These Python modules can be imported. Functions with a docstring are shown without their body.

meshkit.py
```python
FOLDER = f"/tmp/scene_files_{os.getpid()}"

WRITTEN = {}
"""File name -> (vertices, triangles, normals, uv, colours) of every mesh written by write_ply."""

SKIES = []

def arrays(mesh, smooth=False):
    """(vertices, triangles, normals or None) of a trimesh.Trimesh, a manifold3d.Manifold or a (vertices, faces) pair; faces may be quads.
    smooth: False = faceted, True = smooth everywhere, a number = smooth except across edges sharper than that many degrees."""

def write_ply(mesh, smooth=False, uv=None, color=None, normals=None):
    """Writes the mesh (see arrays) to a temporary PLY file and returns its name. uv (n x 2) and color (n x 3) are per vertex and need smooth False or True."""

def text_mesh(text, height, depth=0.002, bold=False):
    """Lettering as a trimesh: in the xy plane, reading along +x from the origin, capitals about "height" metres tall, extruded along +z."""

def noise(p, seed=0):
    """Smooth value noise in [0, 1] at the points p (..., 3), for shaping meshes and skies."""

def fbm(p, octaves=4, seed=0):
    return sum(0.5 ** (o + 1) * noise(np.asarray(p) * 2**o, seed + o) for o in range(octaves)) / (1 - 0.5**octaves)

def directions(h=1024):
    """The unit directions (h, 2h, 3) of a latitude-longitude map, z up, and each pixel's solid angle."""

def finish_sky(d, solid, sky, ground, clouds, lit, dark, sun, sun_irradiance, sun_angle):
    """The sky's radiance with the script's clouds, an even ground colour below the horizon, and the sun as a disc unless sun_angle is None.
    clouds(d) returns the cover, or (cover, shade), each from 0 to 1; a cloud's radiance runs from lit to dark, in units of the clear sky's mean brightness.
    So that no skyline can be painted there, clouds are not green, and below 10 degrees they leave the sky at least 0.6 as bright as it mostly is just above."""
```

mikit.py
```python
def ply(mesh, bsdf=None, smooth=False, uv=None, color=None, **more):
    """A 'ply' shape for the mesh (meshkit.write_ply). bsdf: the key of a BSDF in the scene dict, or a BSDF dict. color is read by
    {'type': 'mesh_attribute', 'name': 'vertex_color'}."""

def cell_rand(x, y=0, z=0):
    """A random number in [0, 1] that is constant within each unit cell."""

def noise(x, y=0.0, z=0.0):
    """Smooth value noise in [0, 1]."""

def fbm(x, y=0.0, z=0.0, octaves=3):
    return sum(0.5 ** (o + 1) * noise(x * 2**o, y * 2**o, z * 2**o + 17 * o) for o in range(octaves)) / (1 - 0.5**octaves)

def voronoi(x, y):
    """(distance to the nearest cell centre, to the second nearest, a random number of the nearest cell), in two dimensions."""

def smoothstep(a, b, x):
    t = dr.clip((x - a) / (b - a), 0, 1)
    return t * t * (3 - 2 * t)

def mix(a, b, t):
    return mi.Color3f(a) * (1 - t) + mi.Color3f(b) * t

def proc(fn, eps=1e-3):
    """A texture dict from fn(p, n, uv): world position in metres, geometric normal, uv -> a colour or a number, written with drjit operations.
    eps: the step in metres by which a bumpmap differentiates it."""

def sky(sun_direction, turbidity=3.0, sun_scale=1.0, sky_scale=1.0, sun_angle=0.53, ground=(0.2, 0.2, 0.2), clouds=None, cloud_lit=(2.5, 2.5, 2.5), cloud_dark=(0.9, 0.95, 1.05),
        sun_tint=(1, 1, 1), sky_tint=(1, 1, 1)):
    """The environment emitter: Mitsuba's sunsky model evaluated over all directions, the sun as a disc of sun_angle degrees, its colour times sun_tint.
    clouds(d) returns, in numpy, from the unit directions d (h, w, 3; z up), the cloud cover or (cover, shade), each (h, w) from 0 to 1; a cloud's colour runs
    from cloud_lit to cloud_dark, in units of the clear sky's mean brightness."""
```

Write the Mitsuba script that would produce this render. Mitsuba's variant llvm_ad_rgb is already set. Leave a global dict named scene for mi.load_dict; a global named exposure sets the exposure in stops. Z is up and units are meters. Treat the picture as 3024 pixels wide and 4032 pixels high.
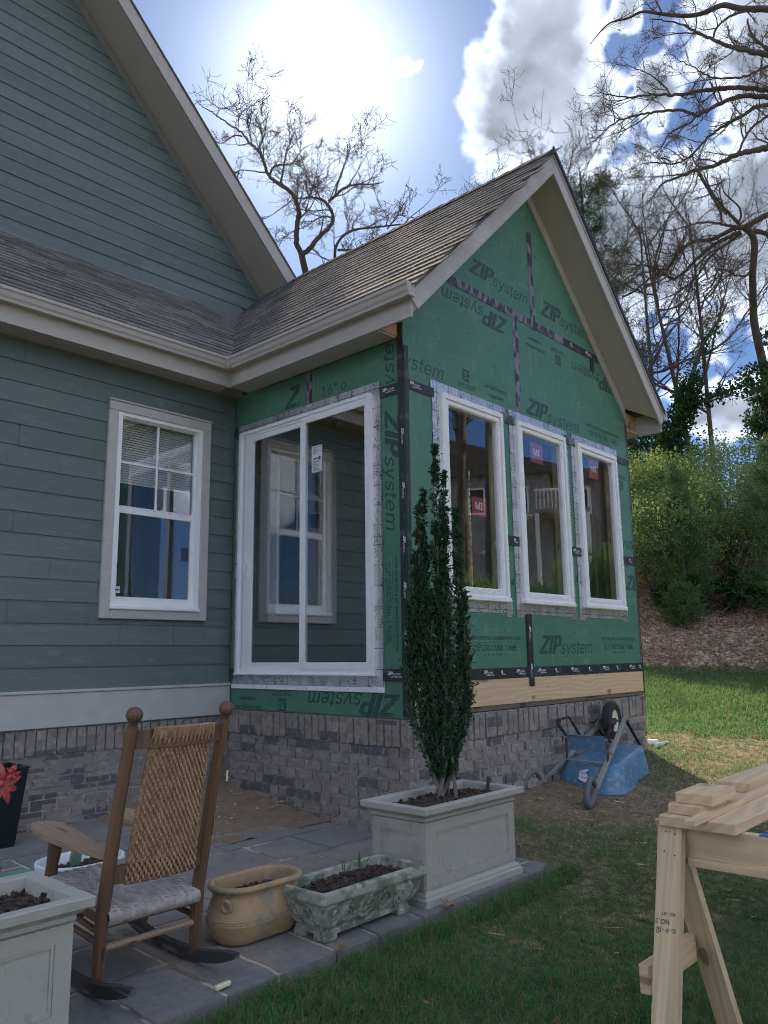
import math
import numpy as np, trimesh, mitsuba as mi, mikit, meshkit
import drjit as dr
from shapely.geometry import Polygon, LineString, Point, box as sbox
from shapely import affinity
from shapely.ops import unary_union
from mikit import proc, noise, fbm, voronoi, cell_rand, smoothstep, mix
T = mi.ScalarTransform4f
rng = np.random.default_rng(11)

# ------------------------------------------------------------------ camera, sky, exposure
exposure = 2.8
CAM = np.array([-4.4647, -3.8834, 1.3127])
SUN = np.array([0.525, 0.576, 0.627])
scene, labels = {}, {}
scene['camera'] = {'type': 'perspective', 'fov': 52.113, 'fov_axis': 'x', 'near_clip': 0.05, 'far_clip': 2000.0,
    'to_world': T().look_at(origin=CAM.tolist(), target=[-3.740707, -3.217072, 1.491205], up=[-0.122426, -0.130531, 0.983856])}

def sky_clouds(d):
    az, el = np.degrees(np.arctan2(d[..., 1], d[..., 0])), np.degrees(np.arcsin(np.clip(d[..., 2], -1, 1)))
    q = d + .035 * np.stack([meshkit.fbm(d * 14 + k * 5.3, 3, 20 + k) - .5 for k in range(3)], -1)
    n1 = meshkit.fbm(q * 11.0 + 3.1, 5, 4); n2 = meshkit.fbm(q * 42.0, 5, 9); n3 = meshkit.fbm(d * 4.0 + 7.7, 3, 2)
    def blob(a, e, ra, re):
        return 1 - np.sqrt(((az - a) / ra) ** 2 + ((el - e) / re) ** 2)
    # a tower of cumulus beside the sun, a large bank to the right of it, small scraps
    f = np.maximum.reduce([blob(29.6, 36.5, 7.2, 8.5), blob(28.3, 44.5, 5.2, 7.5), blob(29.5, 28, 8.0, 8), blob(22.5, 27.0, 9, 6.0), blob(10.0, 34, 8.6, 18), blob(14, 26, 9.5, 9),
        blob(1, 32, 15, 24), blob(40.6, 39.8, 3.6, 2.3) - .50, blob(22.6, 41, 2.2, 2.5) - .34, blob(20.9, 36.0, 2.8, 3.2) - .34, blob(52, 20, 13, 6) - .2, blob(38, 24, 6, 5) - .15, blob(17, 16, 9, 4) - .3])
    f = f + 0.85 * (n1 - .5) + 0.65 * (n2 - .5)
    # elsewhere unseen broken cumulus is added round the sky, bright to fill the shade
    g = (n3 - .45) * 3.4 + 0.8 * (n1 - .5) + .4 * (n2 - .5)
    g = g - .9 * np.clip(1.6 * blob(-33, 24, 22, 18), 0, 1)      # blue gap that the front windows mirror
    dz = np.abs((az - 38 + 180) % 360 - 180); k = np.clip((np.maximum(dz - 34, (el - 56) * 1.2)) / 12, 0, 1); k = k * k * (3 - 2 * k)
    f = f * (1 - k) + g * k
    cover = np.clip((f - .06) / .13, 0, 1) ** 1.3
    ang = np.degrees(np.arccos(np.clip(d @ (SUN / np.linalg.norm(SUN)), -1, 1)))
    back = np.clip((105 - ang) / 60, .12, 1)              # clouds before the sun show their grey undersides, those opposite are lit
    shade = np.clip(np.clip((f - .09) / .42, 0, 1) ** .8 * (.86 + .35 * (n2 - .5) + 1.1 * (n1 - .5)) * np.clip((54 - el) / 15, .45, 1), 0, 1) * back
    sun_glow = .97 * np.exp(-(ang / 5.6) ** 2.0) + .10 * np.exp(-(ang / 16.0) ** 2)   # bright glow round the sun, painted in as cloud cover
    return np.clip(np.maximum(cover, sun_glow), 0, 1), np.clip(shade * (1 - np.exp(-(ang / 5.0) ** 2)), 0, 1)

scene['sky'] = mikit.sky(SUN.tolist(), turbidity=3, clouds=sky_clouds, sky_tint=(.265, .345, .52), cloud_lit=(6.4, 7.1, 8.5), cloud_dark=(1.45, 1.66, 2.05), ground=(0.12, 0.12, 0.09))

# ------------------------------------------------------------------ materials
C3 = mi.Color3f
def rgb(c):
    return {'type': 'rgb', 'value': [float(x) for x in c]}
def mat(key, color, rough=.6, bump=None, bs=1.0, spec=.4, metallic=0.0, clear=0.0, two=True, eps=1e-3):
    b = {'type': 'principled', 'base_color': proc(color) if callable(color) else rgb(color), 'roughness': float(rough), 'specular': float(spec)}
    if metallic: b['metallic'] = float(metallic)
    if clear: b['clearcoat'] = float(clear); b['clearcoat_gloss'] = .85
    if bump: b = {'type': 'bumpmap', 'tex': proc(bump, eps), 'scale': float(bs), 'bsdf': b}
    scene[key] = {'type': 'twosided', 'bsdf': b} if two else b
    return key
def leafmat(key, color, trans=.8, rough=.5):
    scene[key] = {'type': 'principledthin', 'base_color': proc(color) if callable(color) else rgb(color), 'roughness': float(rough), 'diff_trans': float(trans), 'spec_trans': 0.0, 'eta': 1.4}
    return key

def f_brick(p, n, uv):
    u = dr.select(dr.abs(n.x) > .5, p.y + 40.0, p.x)
    row = dr.floor(p.z / .0795); r = cell_rand(dr.floor(u / .105), row, 3); r2 = cell_rand(dr.floor(u / .21 + .5 * (row - 2 * dr.floor(row / 2))), row, 8)
    c = mix((.235, .205, .185), (.30, .255, .222), r2)
    c = mix(c, (.17, .15, .145), dr.select(r > .72, .45, 0.0))
    c = mix(c, (.085, .085, .095), dr.select(r2 > .86, .85, 0.0))
    m = fbm(p.x * 34, p.y * 34, p.z * 26, 4)
    c = mix(c, (.46, .43, .40), smoothstep(.62, .74, m) * .45)
    c = mix(c, (.10, .09, .085), smoothstep(.54, .66, fbm(p.x * 30 + 9, p.y * 30, p.z * 20, 3)) * .40)
    return c * (.8 + .4 * noise(p.x * 160, p.y * 160, p.z * 160))
mat('brick', f_brick, .85, lambda p, n, uv: fbm(p.x * 60, p.y * 60, p.z * 40, 3), .006)
mat('mortar', lambda p, n, uv: C3(.40, .385, .365) * (.75 + .5 * fbm(p.x * 55, p.y * 55, p.z * 55, 3)), .9)
def f_siding(p, n, uv):
    k = cell_rand(dr.floor((p.z - 1.077) / .1695), dr.floor(p.x / 2.3), 4)
    g = fbm(p.x * 5, p.y * 3, p.z * 70, 3)
    c = C3(.108, .142, .134) * (.88 + .24 * k) * (.86 + .28 * g)
    c = mix(c, (.20, .215, .20), smoothstep(.60, .78, fbm(p.x * 6, p.y * 3, p.z * 17, 4)) * .30)
    return mix(c, (.075, .085, .08), smoothstep(.62, .76, fbm(p.x * 31, p.y * 3, p.z * 5 + 7, 4)) * .30)
mat('siding', f_siding, .55, lambda p, n, uv: fbm(p.x * 7, 0, p.z * 120, 3), .0022)
mat('trim', lambda p, n, uv: C3(.44, .415, .385) * (.90 + .16 * fbm(p.x * 3, p.y * 3, p.z * 22, 3)), .5)
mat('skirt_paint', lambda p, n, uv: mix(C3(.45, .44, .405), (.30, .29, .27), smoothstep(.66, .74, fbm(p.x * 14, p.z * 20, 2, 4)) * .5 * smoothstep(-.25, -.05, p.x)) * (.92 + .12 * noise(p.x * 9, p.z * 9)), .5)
mat('soffit_paint', lambda p, n, uv: C3(.43, .395, .36) * (.92 + .14 * fbm(p.x * 2, p.y * 2, p.z * 2, 3)), .55)
mat('white_vinyl', lambda p, n, uv: C3(.78, .78, .77) * (.94 + .08 * fbm(p.x * 11, p.y * 11, p.z * 6, 3)), .35)
def f_zip(p, n, uv):
    v = .88 + .2 * fbm(p.x * 3.1, p.y * 3.1, p.z * 3.1, 3) + .05 * noise(p.x * 240, p.y * 240, p.z * 240)
    c = C3(.075, .195, .130) * v
    c = mix(c, (.17, .28, .21), smoothstep(.62, .74, fbm(p.x * 21, p.y * 21, p.z * 6, 4)) * .30)
    return mix(c, (.26, .25, .21), smoothstep(.70, .80, fbm(p.x * 3 + 5, p.y * 3, p.z * 9, 4)) * .25)
mat('green_sheathing', f_zip, .42)
mat('print_ink', lambda p, n, uv: mix(C3(.030, .070, .062), (.06, .18, .115), smoothstep(.55, .75, fbm(p.x * 60, p.y * 60, p.z * 60, 3)) * .55), .45)
mat('black_tape', lambda p, n, uv: mix(C3(.034, .036, .042), (.17, .17, .19), smoothstep(.58, .72, fbm(p.x * 14, p.y * 14, p.z * 14, 4)) * .28), .38)
mat('scuffed_tape', lambda p, n, uv: mix(C3(.045, .045, .055), (.30, .29, .33), smoothstep(.42, .62, fbm(p.x * 24, p.y * 24, p.z * 9, 4)) * .6), .42)
mat('white_print', (.62, .62, .62), .5)
def f_foil(p, n, uv):
    u = p.x + p.y
    a = dr.floor(u / .16); b = dr.floor(p.z / .16)
    hat = smoothstep(.30, .36, dr.abs(dr.abs((u * 1.1 + p.z) * 90 - dr.floor((u * 1.1 + p.z) * 90) - .5))) * dr.select(noise(u * 14, p.z * 14, 3) > .52, 1.0, 0.0)
    scr = dr.select(noise(u * 110, p.z * 130, 7) > .70, 1.0, 0.0) * dr.select(noise(u * 11 + 5, p.z * 11, 1) > .48, 1.0, 0.0)
    fu = dr.abs(u / .16 - a - .5); fz = dr.abs(p.z / .16 - b - .5)
    ln = dr.maximum(dr.select(fu < .018, 1.0, 0.0), dr.select(fz < .018, 1.0, 0.0))
    return mix(C3(.74, .74, .75), (.05, .05, .055), dr.clip(hat * .5 + scr * .6 + ln * .8, 0, 1))
mat('foil_flashing', f_foil, .28, metallic=.7, spec=.5)
def wood(c1, c2, axis, k=1.0, knots=True):
    def fn(p, n, uv):
        q = (p.x, p.y, p.z)
        a = q[axis]; b, c = q[(axis + 1) % 3], q[(axis + 2) % 3]
        w = fbm(a * 1.6 * k, b * 5 * k, c * 5 * k, 3)
        ring = dr.sin((b * 150 + c * 190 + w * 42) * k + 3 * noise(a * 2.2, b * 9, c * 9))
        t = .40 + .24 * ring * (.3 + noise(b * 22, c * 22, a)) + .5 * (fbm(a * 5, b * 160, c * 160, 2) - .5)
        col = mix(c1, c2, dr.clip(t, 0, 1))
        if knots:
            kd = smoothstep(.81, .86, noise(a * 6 * k, b * 17 * k + 3, c * 17 * k))
            col = mix(col, C3(*c2) * .35, kd * .75)
        return col
    return fn
mat('pine_x', wood((.66, .50, .31), (.50, .33, .17), 0, .7), .6)
mat('pine_y', wood((.62, .48, .31), (.48, .33, .18), 1, .8), .6)
mat('pine_z', wood((.64, .50, .31), (.52, .36, .19), 2, .8), .6)
def streaks(c1, c2, axis, m=150):
    def fn(p, n, uv):
        q = p.x if axis == 0 else p.y
        return mix(c1, c2, dr.clip(.15 + 1.0 * (fbm(q * m, p.z * 1.6, 3, 3) - .2) + .5 * (noise(q * 31, p.z * .9, 1) - .5), 0, 1)) * (1 - .5 * smoothstep(.86, .9, noise(q * 30, p.z * 7, 9)))
    return fn
mat('pine_leg', streaks((.66, .52, .32), (.48, .33, .17), 1), .6)
mat('post_wood', streaks((.19, .105, .062), (.070, .040, .029), 0, 190), .45)
mat('raw_wood', wood((.50, .30, .17), (.36, .20, .11), 1), .7)
mat('stud_wood', wood((.34, .31, .17), (.24, .21, .10), 2), .7)
mat('sill_wood', wood((.17, .13, .10), (.10, .075, .06), 0), .8)
mat('chair_wood', wood((.155, .085, .052), (.075, .042, .030), 2, 1.3, False), .45)
mat('arm_wood', wood((.34, .24, .16), (.20, .13, .09), 1, 1.2), .6)
mat('rocker_wood', lambda p, n, uv: mix(C3(.045, .045, .045), (.22, .20, .19), smoothstep(.55, .75, fbm(p.x * 30, p.y * 6, p.z * 30, 4)) * .6), .7)
mat('wicker', lambda p, n, uv: mix(mix(C3(.30, .175, .10), (.43, .275, .16), cell_rand(dr.floor(p.x / .0132), dr.floor(p.z / .035), 2)), (.46, .38, .30), smoothstep(.60, .75, fbm(p.x * 40, p.y * 40, p.z * 16, 3)) * .5), .5)
mat('seat_wicker', lambda p, n, uv: mix(C3(.36, .31, .28), (.52, .47, .43), cell_rand(dr.floor(p.x / .015), dr.floor(p.y / .05), 2)), .55)
def f_shingle(p, n, uv):
    c = mix(C3(.105, .100, .097), (.200, .180, .165), noise(p.x * 5.5, p.y * 5.5, p.z * 9))
    return c * (.55 + .9 * noise(p.x * 230, p.y * 230, p.z * 230))
mat('shingle', f_shingle, .8, lambda p, n, uv: noise(p.x * 260, p.y * 260, p.z * 260), .0016, spec=.3)
mat('shingle_dark', lambda p, n, uv: f_shingle(p, n, uv) * .72, .8, lambda p, n, uv: noise(p.x * 260, p.y * 260, p.z * 260), .0016, spec=.3)
def f_stone(p, n, uv):
    v = fbm(p.x * 2.3, p.y * 2.3, 1, 3)
    c = mix(C3(.175, .170, .165), (.235, .205, .180), smoothstep(.35, .7, v))
    c = mix(c, (.29, .225, .165), smoothstep(.66, .8, fbm(p.x * 1.7 + 8, p.y * 1.7, 2, 3)) * .55)
    return c * (.80 + .4 * fbm(p.x * 38, p.y * 38, p.z * 38, 3))
mat('flagstone', f_stone, .75, lambda p, n, uv: fbm(p.x * 16, p.y * 16, 0, 4), .006)
mat('joint_sand', lambda p, n, uv: mix(C3(.43, .385, .31), (.13, .12, .10), smoothstep(.44, .60, fbm(p.x * 5, p.y * 5, 3, 4))), .95)
mat('planter_paint', lambda p, n, uv: mix(C3(.40, .375, .325) * (.94 + .1 * fbm(p.x * 6, p.y * 6, p.z * 6, 3)), (.24, .22, .18), dr.clip(smoothstep(.66, .76, fbm(p.x * 45, p.y * 45, p.z * 16, 3)) * .38 + smoothstep(.60, .74, fbm(p.x * 9, p.y * 9, p.z * 9 + 4, 5)) * .28, 0, 1)), .5)
mat('mulch', lambda p, n, uv: mix(C3(.022, .017, .014), (.095, .065, .048), noise(p.x * 50, p.y * 50, p.z * 50)), .85)
mat('clay', lambda p, n, uv: mix(C3(.40, .27, .14), (.29, .235, .165), smoothstep(.45, .62, fbm(p.x * 11, p.y * 11, p.z * 11, 3))) * (.86 + .25 * fbm(p.x * 50, p.y * 50, p.z * 50, 2)), .7)
def f_cast(p, n, uv):
    m = fbm(p.x * 17, p.y * 17, p.z * 17, 4)
    c = mix(C3(.34, .33, .27), (.15, .17, .12), smoothstep(.40, .62, m))
    return mix(c, (.46, .45, .40), smoothstep(.60, .70, fbm(p.x * 34 + 4, p.y * 34, p.z * 34, 3)) * .6)
mat('cast_stone', f_cast, .9, lambda p, n, uv: fbm(p.x * 90, p.y * 90, p.z * 90, 3), .004)
mat('dark_glaze', (.012, .016, .020), .35)
mat('white_glaze', (.70, .72, .74), .25)
mat('red_metal', lambda p, n, uv: C3(.46, .075, .065) * (.8 + .4 * noise(p.x * 40, p.y * 40, p.z * 40)), .4)
mat('cactus_skin', lambda p, n, uv: C3(.10, .20, .12) * (.75 + .5 * noise(p.x * 160, p.y * 160, p.z * 160)), .55)
mat('green_plastic', (.10, .27, .20), .35)
mat('toy_blue', (.03, .09, .42), .3); mat('toy_red', (.50, .09, .08), .3); mat('toy_cream', (.66, .68, .44), .3)
def f_barrow(p, n, uv):
    c = C3(.095, .205, .335) * (.8 + .35 * fbm(p.x * 7, p.y * 7, p.z * 7, 3))
    c = mix(c, (.30, .33, .34), smoothstep(.55, .70, fbm(p.x * 26, p.y * 26, p.z * 26, 4)) * .55)
    return mix(c, (.06, .05, .045), smoothstep(.70, .76, fbm(p.x * 37 + 5, p.y * 37, p.z * 37, 4)) * .7)
mat('blue_enamel', f_barrow, .38)
mat('galvanised', lambda p, n, uv: mix(C3(.30, .31, .29), (.20, .17, .13), smoothstep(.55, .7, fbm(p.x * 18, p.y * 18, p.z * 18, 3))), .5, metallic=.3)
mat('grey_grip', (.12, .12, .13), .55)
mat('rubber', lambda p, n, uv: C3(.028, .028, .030) * (.7 + .8 * fbm(p.x * 20, p.y * 20, p.z * 20, 2)), .75)
mat('rusty_iron', lambda p, n, uv: mix(C3(.035, .04, .055), (.15, .085, .055), smoothstep(.5, .7, fbm(p.x * 30, p.y * 30, p.z * 30, 3))), .6)
mat('dark_iron', (.03, .034, .045), .5)
mat('bark', lambda p, n, uv: mix(C3(.045, .038, .032), (.115, .10, .085), fbm(p.x * 9, p.y * 9, p.z * 2.2, 3)), .85)
mat('shrub_bark', (.15, .135, .115), .8)
mat('siding_nail', (.24, .25, .24), .5)
mat('sticker_red', (.32, .055, .055), .4)
mat('room_paint', lambda p, n, uv: mix(C3(.30, .27, .24), (.24, .16, .10), smoothstep(1.1, 1.0, p.z)), .8)
mat('room_wall', (.22, .21, .19), .9)
mat('blind', (.62, .60, .55), .6)
mat('black_rubber', (.015, .015, .016), .5)
mat('cable', (.30, .30, .31), .5)
mat('grey_shake', lambda p, n, uv: mix(C3(.20, .19, .185), (.30, .285, .27), cell_rand(dr.floor(p.z / .19), dr.floor((p.x + p.y) / .3), 1)), .8)
scene['pane_glass'] = {'type': 'thindielectric', 'int_ior': 2.2}
def f_ground(p, n, uv):
    s = (p.x + 4.4647) * .7353 + (p.y + 3.8834) * .6777
    nz = fbm(p.x * 1.3, p.y * 1.3, 0, 4); nf = fbm(p.x * 24, p.y * 24, 0, 3); hi = noise(p.x * 95, p.y * 95, 2)
    soil = mix(C3(.125, .088, .060), (.215, .165, .115), nf) * (.75 + .5 * hi)
    thatch = mix(C3(.070, .070, .030), (.19, .155, .085), smoothstep(.35, .7, nf)) * (.75 + .5 * hi)
    turf = mix(C3(.050, .085, .040), (.11, .115, .06), nf)
    c = mix(turf, thatch, smoothstep(.40, .60, nz + .18 * smoothstep(-1.2, .8, p.x)))
    c = mix(c, soil, smoothstep(.0, 1.0, smoothstep(-1.75, -.75, p.y + .6 * (nz - .5)) * smoothstep(-.5, .4, p.x) * (1 - smoothstep(8.3, 9.2, s + .8 * (nz - .5)))) * .8)
    straw = mix(C3(.16, .105, .075), (.46, .34, .25), smoothstep(.3, .7, nf)) * (.7 + .6 * hi)
    c = mix(c, straw, smoothstep(14.0, 14.5, s + .7 * (nz - .5)))
    return mix(c, mix(C3(.13, .095, .062), (.30, .22, .15), smoothstep(.4, .65, nf)) * (.7 + .6 * hi), smoothstep(16.6, 17.6, s + 1.2 * (nz - .5)))
mat('ground_soil', f_ground, .95, lambda p, n, uv: fbm(p.x * 22, p.y * 22, 0, 4), .02)
mat('bare_clay', lambda p, n, uv: mix(C3(.15, .108, .075), (.25, .185, .13), fbm(p.x * 12, p.y * 12, p.z * 12, 4)) * (.8 + .4 * noise(p.x * 120, p.y * 120, 0)), .95, lambda p, n, uv: fbm(p.x * 30, p.y * 30, 0, 4), .012)
leafmat('grass_blade', lambda p, n, uv: mix(mix(C3(.072, .195, .085), (.17, .31, .11), noise(p.x * 31, p.y * 31, 1)), (.30, .25, .12), smoothstep(.70, .80, noise(p.x * 57, p.y * 57, 5))), .9)
leafmat('dry_blade', lambda p, n, uv: mix(C3(.26, .20, .11), (.16, .13, .075), noise(p.x * 43, p.y * 43, 1)), .5)
leafmat('holly_leaf', lambda p, n, uv: mix(C3(.020, .055, .030), (.055, .105, .048), noise(p.x * 26, p.y * 26, p.z * 26)), .35, .35)
leafmat('privet_leaf', lambda p, n, uv: mix(C3(.17, .29, .10), (.36, .44, .16), noise(p.x * 2.6, p.y * 2.6, p.z * 2.6)), 1.25)
leafmat('conifer_leaf', lambda p, n, uv: mix(C3(.11, .20, .085), (.20, .30, .12), noise(p.x * 3, p.y * 3, p.z * 3)), 1.0)
leafmat('dark_leaf', lambda p, n, uv: mix(C3(.025, .060, .028), (.06, .11, .04), noise(p.x * 3, p.y * 3, p.z * 3)), .6)
leafmat('straw_piece', lambda p, n, uv: mix(C3(.24, .16, .11), (.62, .48, .36), noise(p.x * 37, p.y * 37, p.z * 37)), .9)
leafmat('dead_leaf', lambda p, n, uv: mix(C3(.20, .115, .07), (.36, .24, .16), noise(p.x * 17, p.y * 17, 3)), .3, .6)
# ------------------------------------------------------------------ helpers
def fresh(key):
    if key not in scene and key not in labels: return key
    i = 1
    while f'{key}_{i:03d}' in scene or f'{key}_{i:03d}' in labels: i += 1
    return f'{key}_{i:03d}'
def put(key, mesh, bsdf, smooth=False, tw=None, **k):
    key = fresh(key)
    d = mikit.ply(mesh, bsdf, smooth=smooth, **k)
    if tw is not None: d['to_world'] = tw
    scene[key] = d
    return key
def copy(key, d, tw, bsdf=None):
    key = fresh(key)
    scene[key] = {**d, 'to_world': tw}
    if bsdf: scene[key]['bsdf'] = {'type': 'ref', 'id': bsdf}
    return key
def thing(key, label=None, cat=None, group=None, kind=None):
    key = fresh(key)
    labels[key] = {a: b for a, b in (('label', label), ('category', cat), ('group', group), ('kind', kind)) if b}
    return key
def tag(key, label=None, cat=None, group=None, kind=None):
    labels[key] = {a: b for a, b in (('label', label), ('category', cat), ('group', group), ('kind', kind)) if b}
    return key
def cat(ms):
    ms = [m for m in ms if m is not None]
    v, f, o = [], [], 0
    for m in ms:
        mv, mf = (m.vertices, m.faces) if hasattr(m, 'vertices') else m
        v.append(np.asarray(mv)); f.append(np.asarray(mf) + o); o += len(mv)
    return np.vstack(v), np.vstack(f)
def _hull():
    pts, s = [], [-1, 1]
    for x in s:
        for y in s:
            for z in s:
                pts += [(x * 1, y * .9, z * .9), (x * .9, y * 1, z * .9), (x * .9, y * .9, z * 1)]
    pts = np.array(pts); h = trimesh.convex.convex_hull(pts)
    key = {tuple(np.round(p, 3)): i for i, p in enumerate(pts)}
    m = [key[tuple(np.round(v, 3))] for v in h.vertices]
    return pts, np.array([[m[i] for i in t] for t in h.faces])
BOXP, BOXF = _hull()
def cbox(x0, x1, y0, y1, z0, z1, b=.004):
    c = np.array([(x0 + x1) / 2, (y0 + y1) / 2, (z0 + z1) / 2]); h = np.array([x1 - x0, y1 - y0, z1 - z0]) / 2
    b = min(b, .45 * float(min(abs(h))))
    v = np.where(np.abs(BOXP) > .95, np.sign(BOXP) * h, np.sign(BOXP) * (h - b)) + c
    return v, BOXF
def rotz(m, a, c=(0, 0)):
    v, f = m; v = np.array(v); s, k = math.sin(a), math.cos(a); x, y = v[:, 0] - c[0], v[:, 1] - c[1]
    v[:, 0], v[:, 1] = c[0] + k * x - s * y, c[1] + s * x + k * y
    return v, f
def basis(d, up=(0, 0, 1)):
    d = np.asarray(d, float); d = d / np.linalg.norm(d); up = np.asarray(up, float)
    if abs(d @ up) > .99 * np.linalg.norm(up): up = np.array([1.0, 0, 0])
    s = np.cross(d, up); s /= np.linalg.norm(s)
    return d, s, np.cross(s, d)
def beam(p0, p1, w, h, up=(0, 0, 1), b=.003):
    p0, p1 = np.asarray(p0, float), np.asarray(p1, float); L = np.linalg.norm(p1 - p0)
    d, s, u = basis(p1 - p0, up)
    v, f = cbox(0, L, -w / 2, w / 2, -h / 2, h / 2, b)
    return p0 + v[:, :1] * d + v[:, 1:2] * -s + v[:, 2:] * u, f
def tube(pts, rad, sides=8, cap=True):
    p = np.asarray(pts, float); n = len(p); rad = np.broadcast_to(np.asarray(rad, float), (n,))
    t = np.gradient(p, axis=0); t /= np.linalg.norm(t, axis=1, keepdims=True) + 1e-12
    r = np.array([0, 0, 1.0]) if abs(t[0, 2]) < .9 else np.array([1.0, 0, 0])
    A = []
    for i in range(n):
        a = r - t[i] * (r @ t[i]); a /= np.linalg.norm(a) + 1e-12; A.append(a); r = a
    A = np.array(A); B = np.cross(t, A); th = np.arange(sides) * 2 * np.pi / sides
    v = p[:, None] + rad[:, None, None] * (np.cos(th)[None, :, None] * A[:, None] + np.sin(th)[None, :, None] * B[:, None])
    v = v.reshape(-1, 3); i, j = np.meshgrid(np.arange(n - 1), np.arange(sides), indexing='ij'); j2 = (j + 1) % sides
    a, b2, c, d = i * sides + j, i * sides + j2, (i + 1) * sides + j2, (i + 1) * sides + j
    f = np.stack([np.stack([a, b2, c], -1), np.stack([a, c, d], -1)], 2).reshape(-1, 3)
    if cap:
        v = np.vstack([v, p[0], p[-1]]); k = np.arange(sides); k2 = (k + 1) % sides; o = n * sides
        f = np.vstack([f, np.stack([k2, k, k * 0 + o], 1), np.stack([k + (n - 1) * sides, k2 + (n - 1) * sides, k * 0 + o + 1], 1)])
    return v, f
def tubes(P, R, sides=4):
    """many tubes at once: P (m, n, 3), R (m, n)"""
    P = np.asarray(P, float); m, n, _ = P.shape
    t = np.gradient(P, axis=1); t /= np.linalg.norm(t, axis=2, keepdims=True) + 1e-12
    r = np.where(np.abs(t[..., 2:]) < .9, [0, 0, 1.0], [1.0, 0, 0]); a = np.cross(t, r); a /= np.linalg.norm(a, axis=2, keepdims=True) + 1e-12
    b = np.cross(t, a); th = np.arange(sides) * 2 * np.pi / sides
    v = P[:, :, None] + R[:, :, None, None] * (np.cos(th)[:, None] * a[:, :, None] + np.sin(th)[:, None] * b[:, :, None])
    i, j = np.meshgrid(np.arange(n - 1), np.arange(sides), indexing='ij'); j2 = (j + 1) % sides
    q = np.stack([np.stack([i * sides + j, i * sides + j2, (i + 1) * sides + j2], -1), np.stack([i * sides + j, (i + 1) * sides + j2, (i + 1) * sides + j], -1)], 2).reshape(-1, 3)
    return v.reshape(-1, 3), (q[None] + (np.arange(m) * n * sides)[:, None, None]).reshape(-1, 3)
MAPS = {'front': np.array([[1, 0, 0], [0, 0, -1], [0, 1, 0.]]), 'side': np.array([[0, 0, -1], [-1, 0, 0], [0, 1, 0.]]), 'top': np.eye(3), 'right': np.array([[0, 0, 1.], [1, 0, 0], [0, 1, 0]])}
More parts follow.
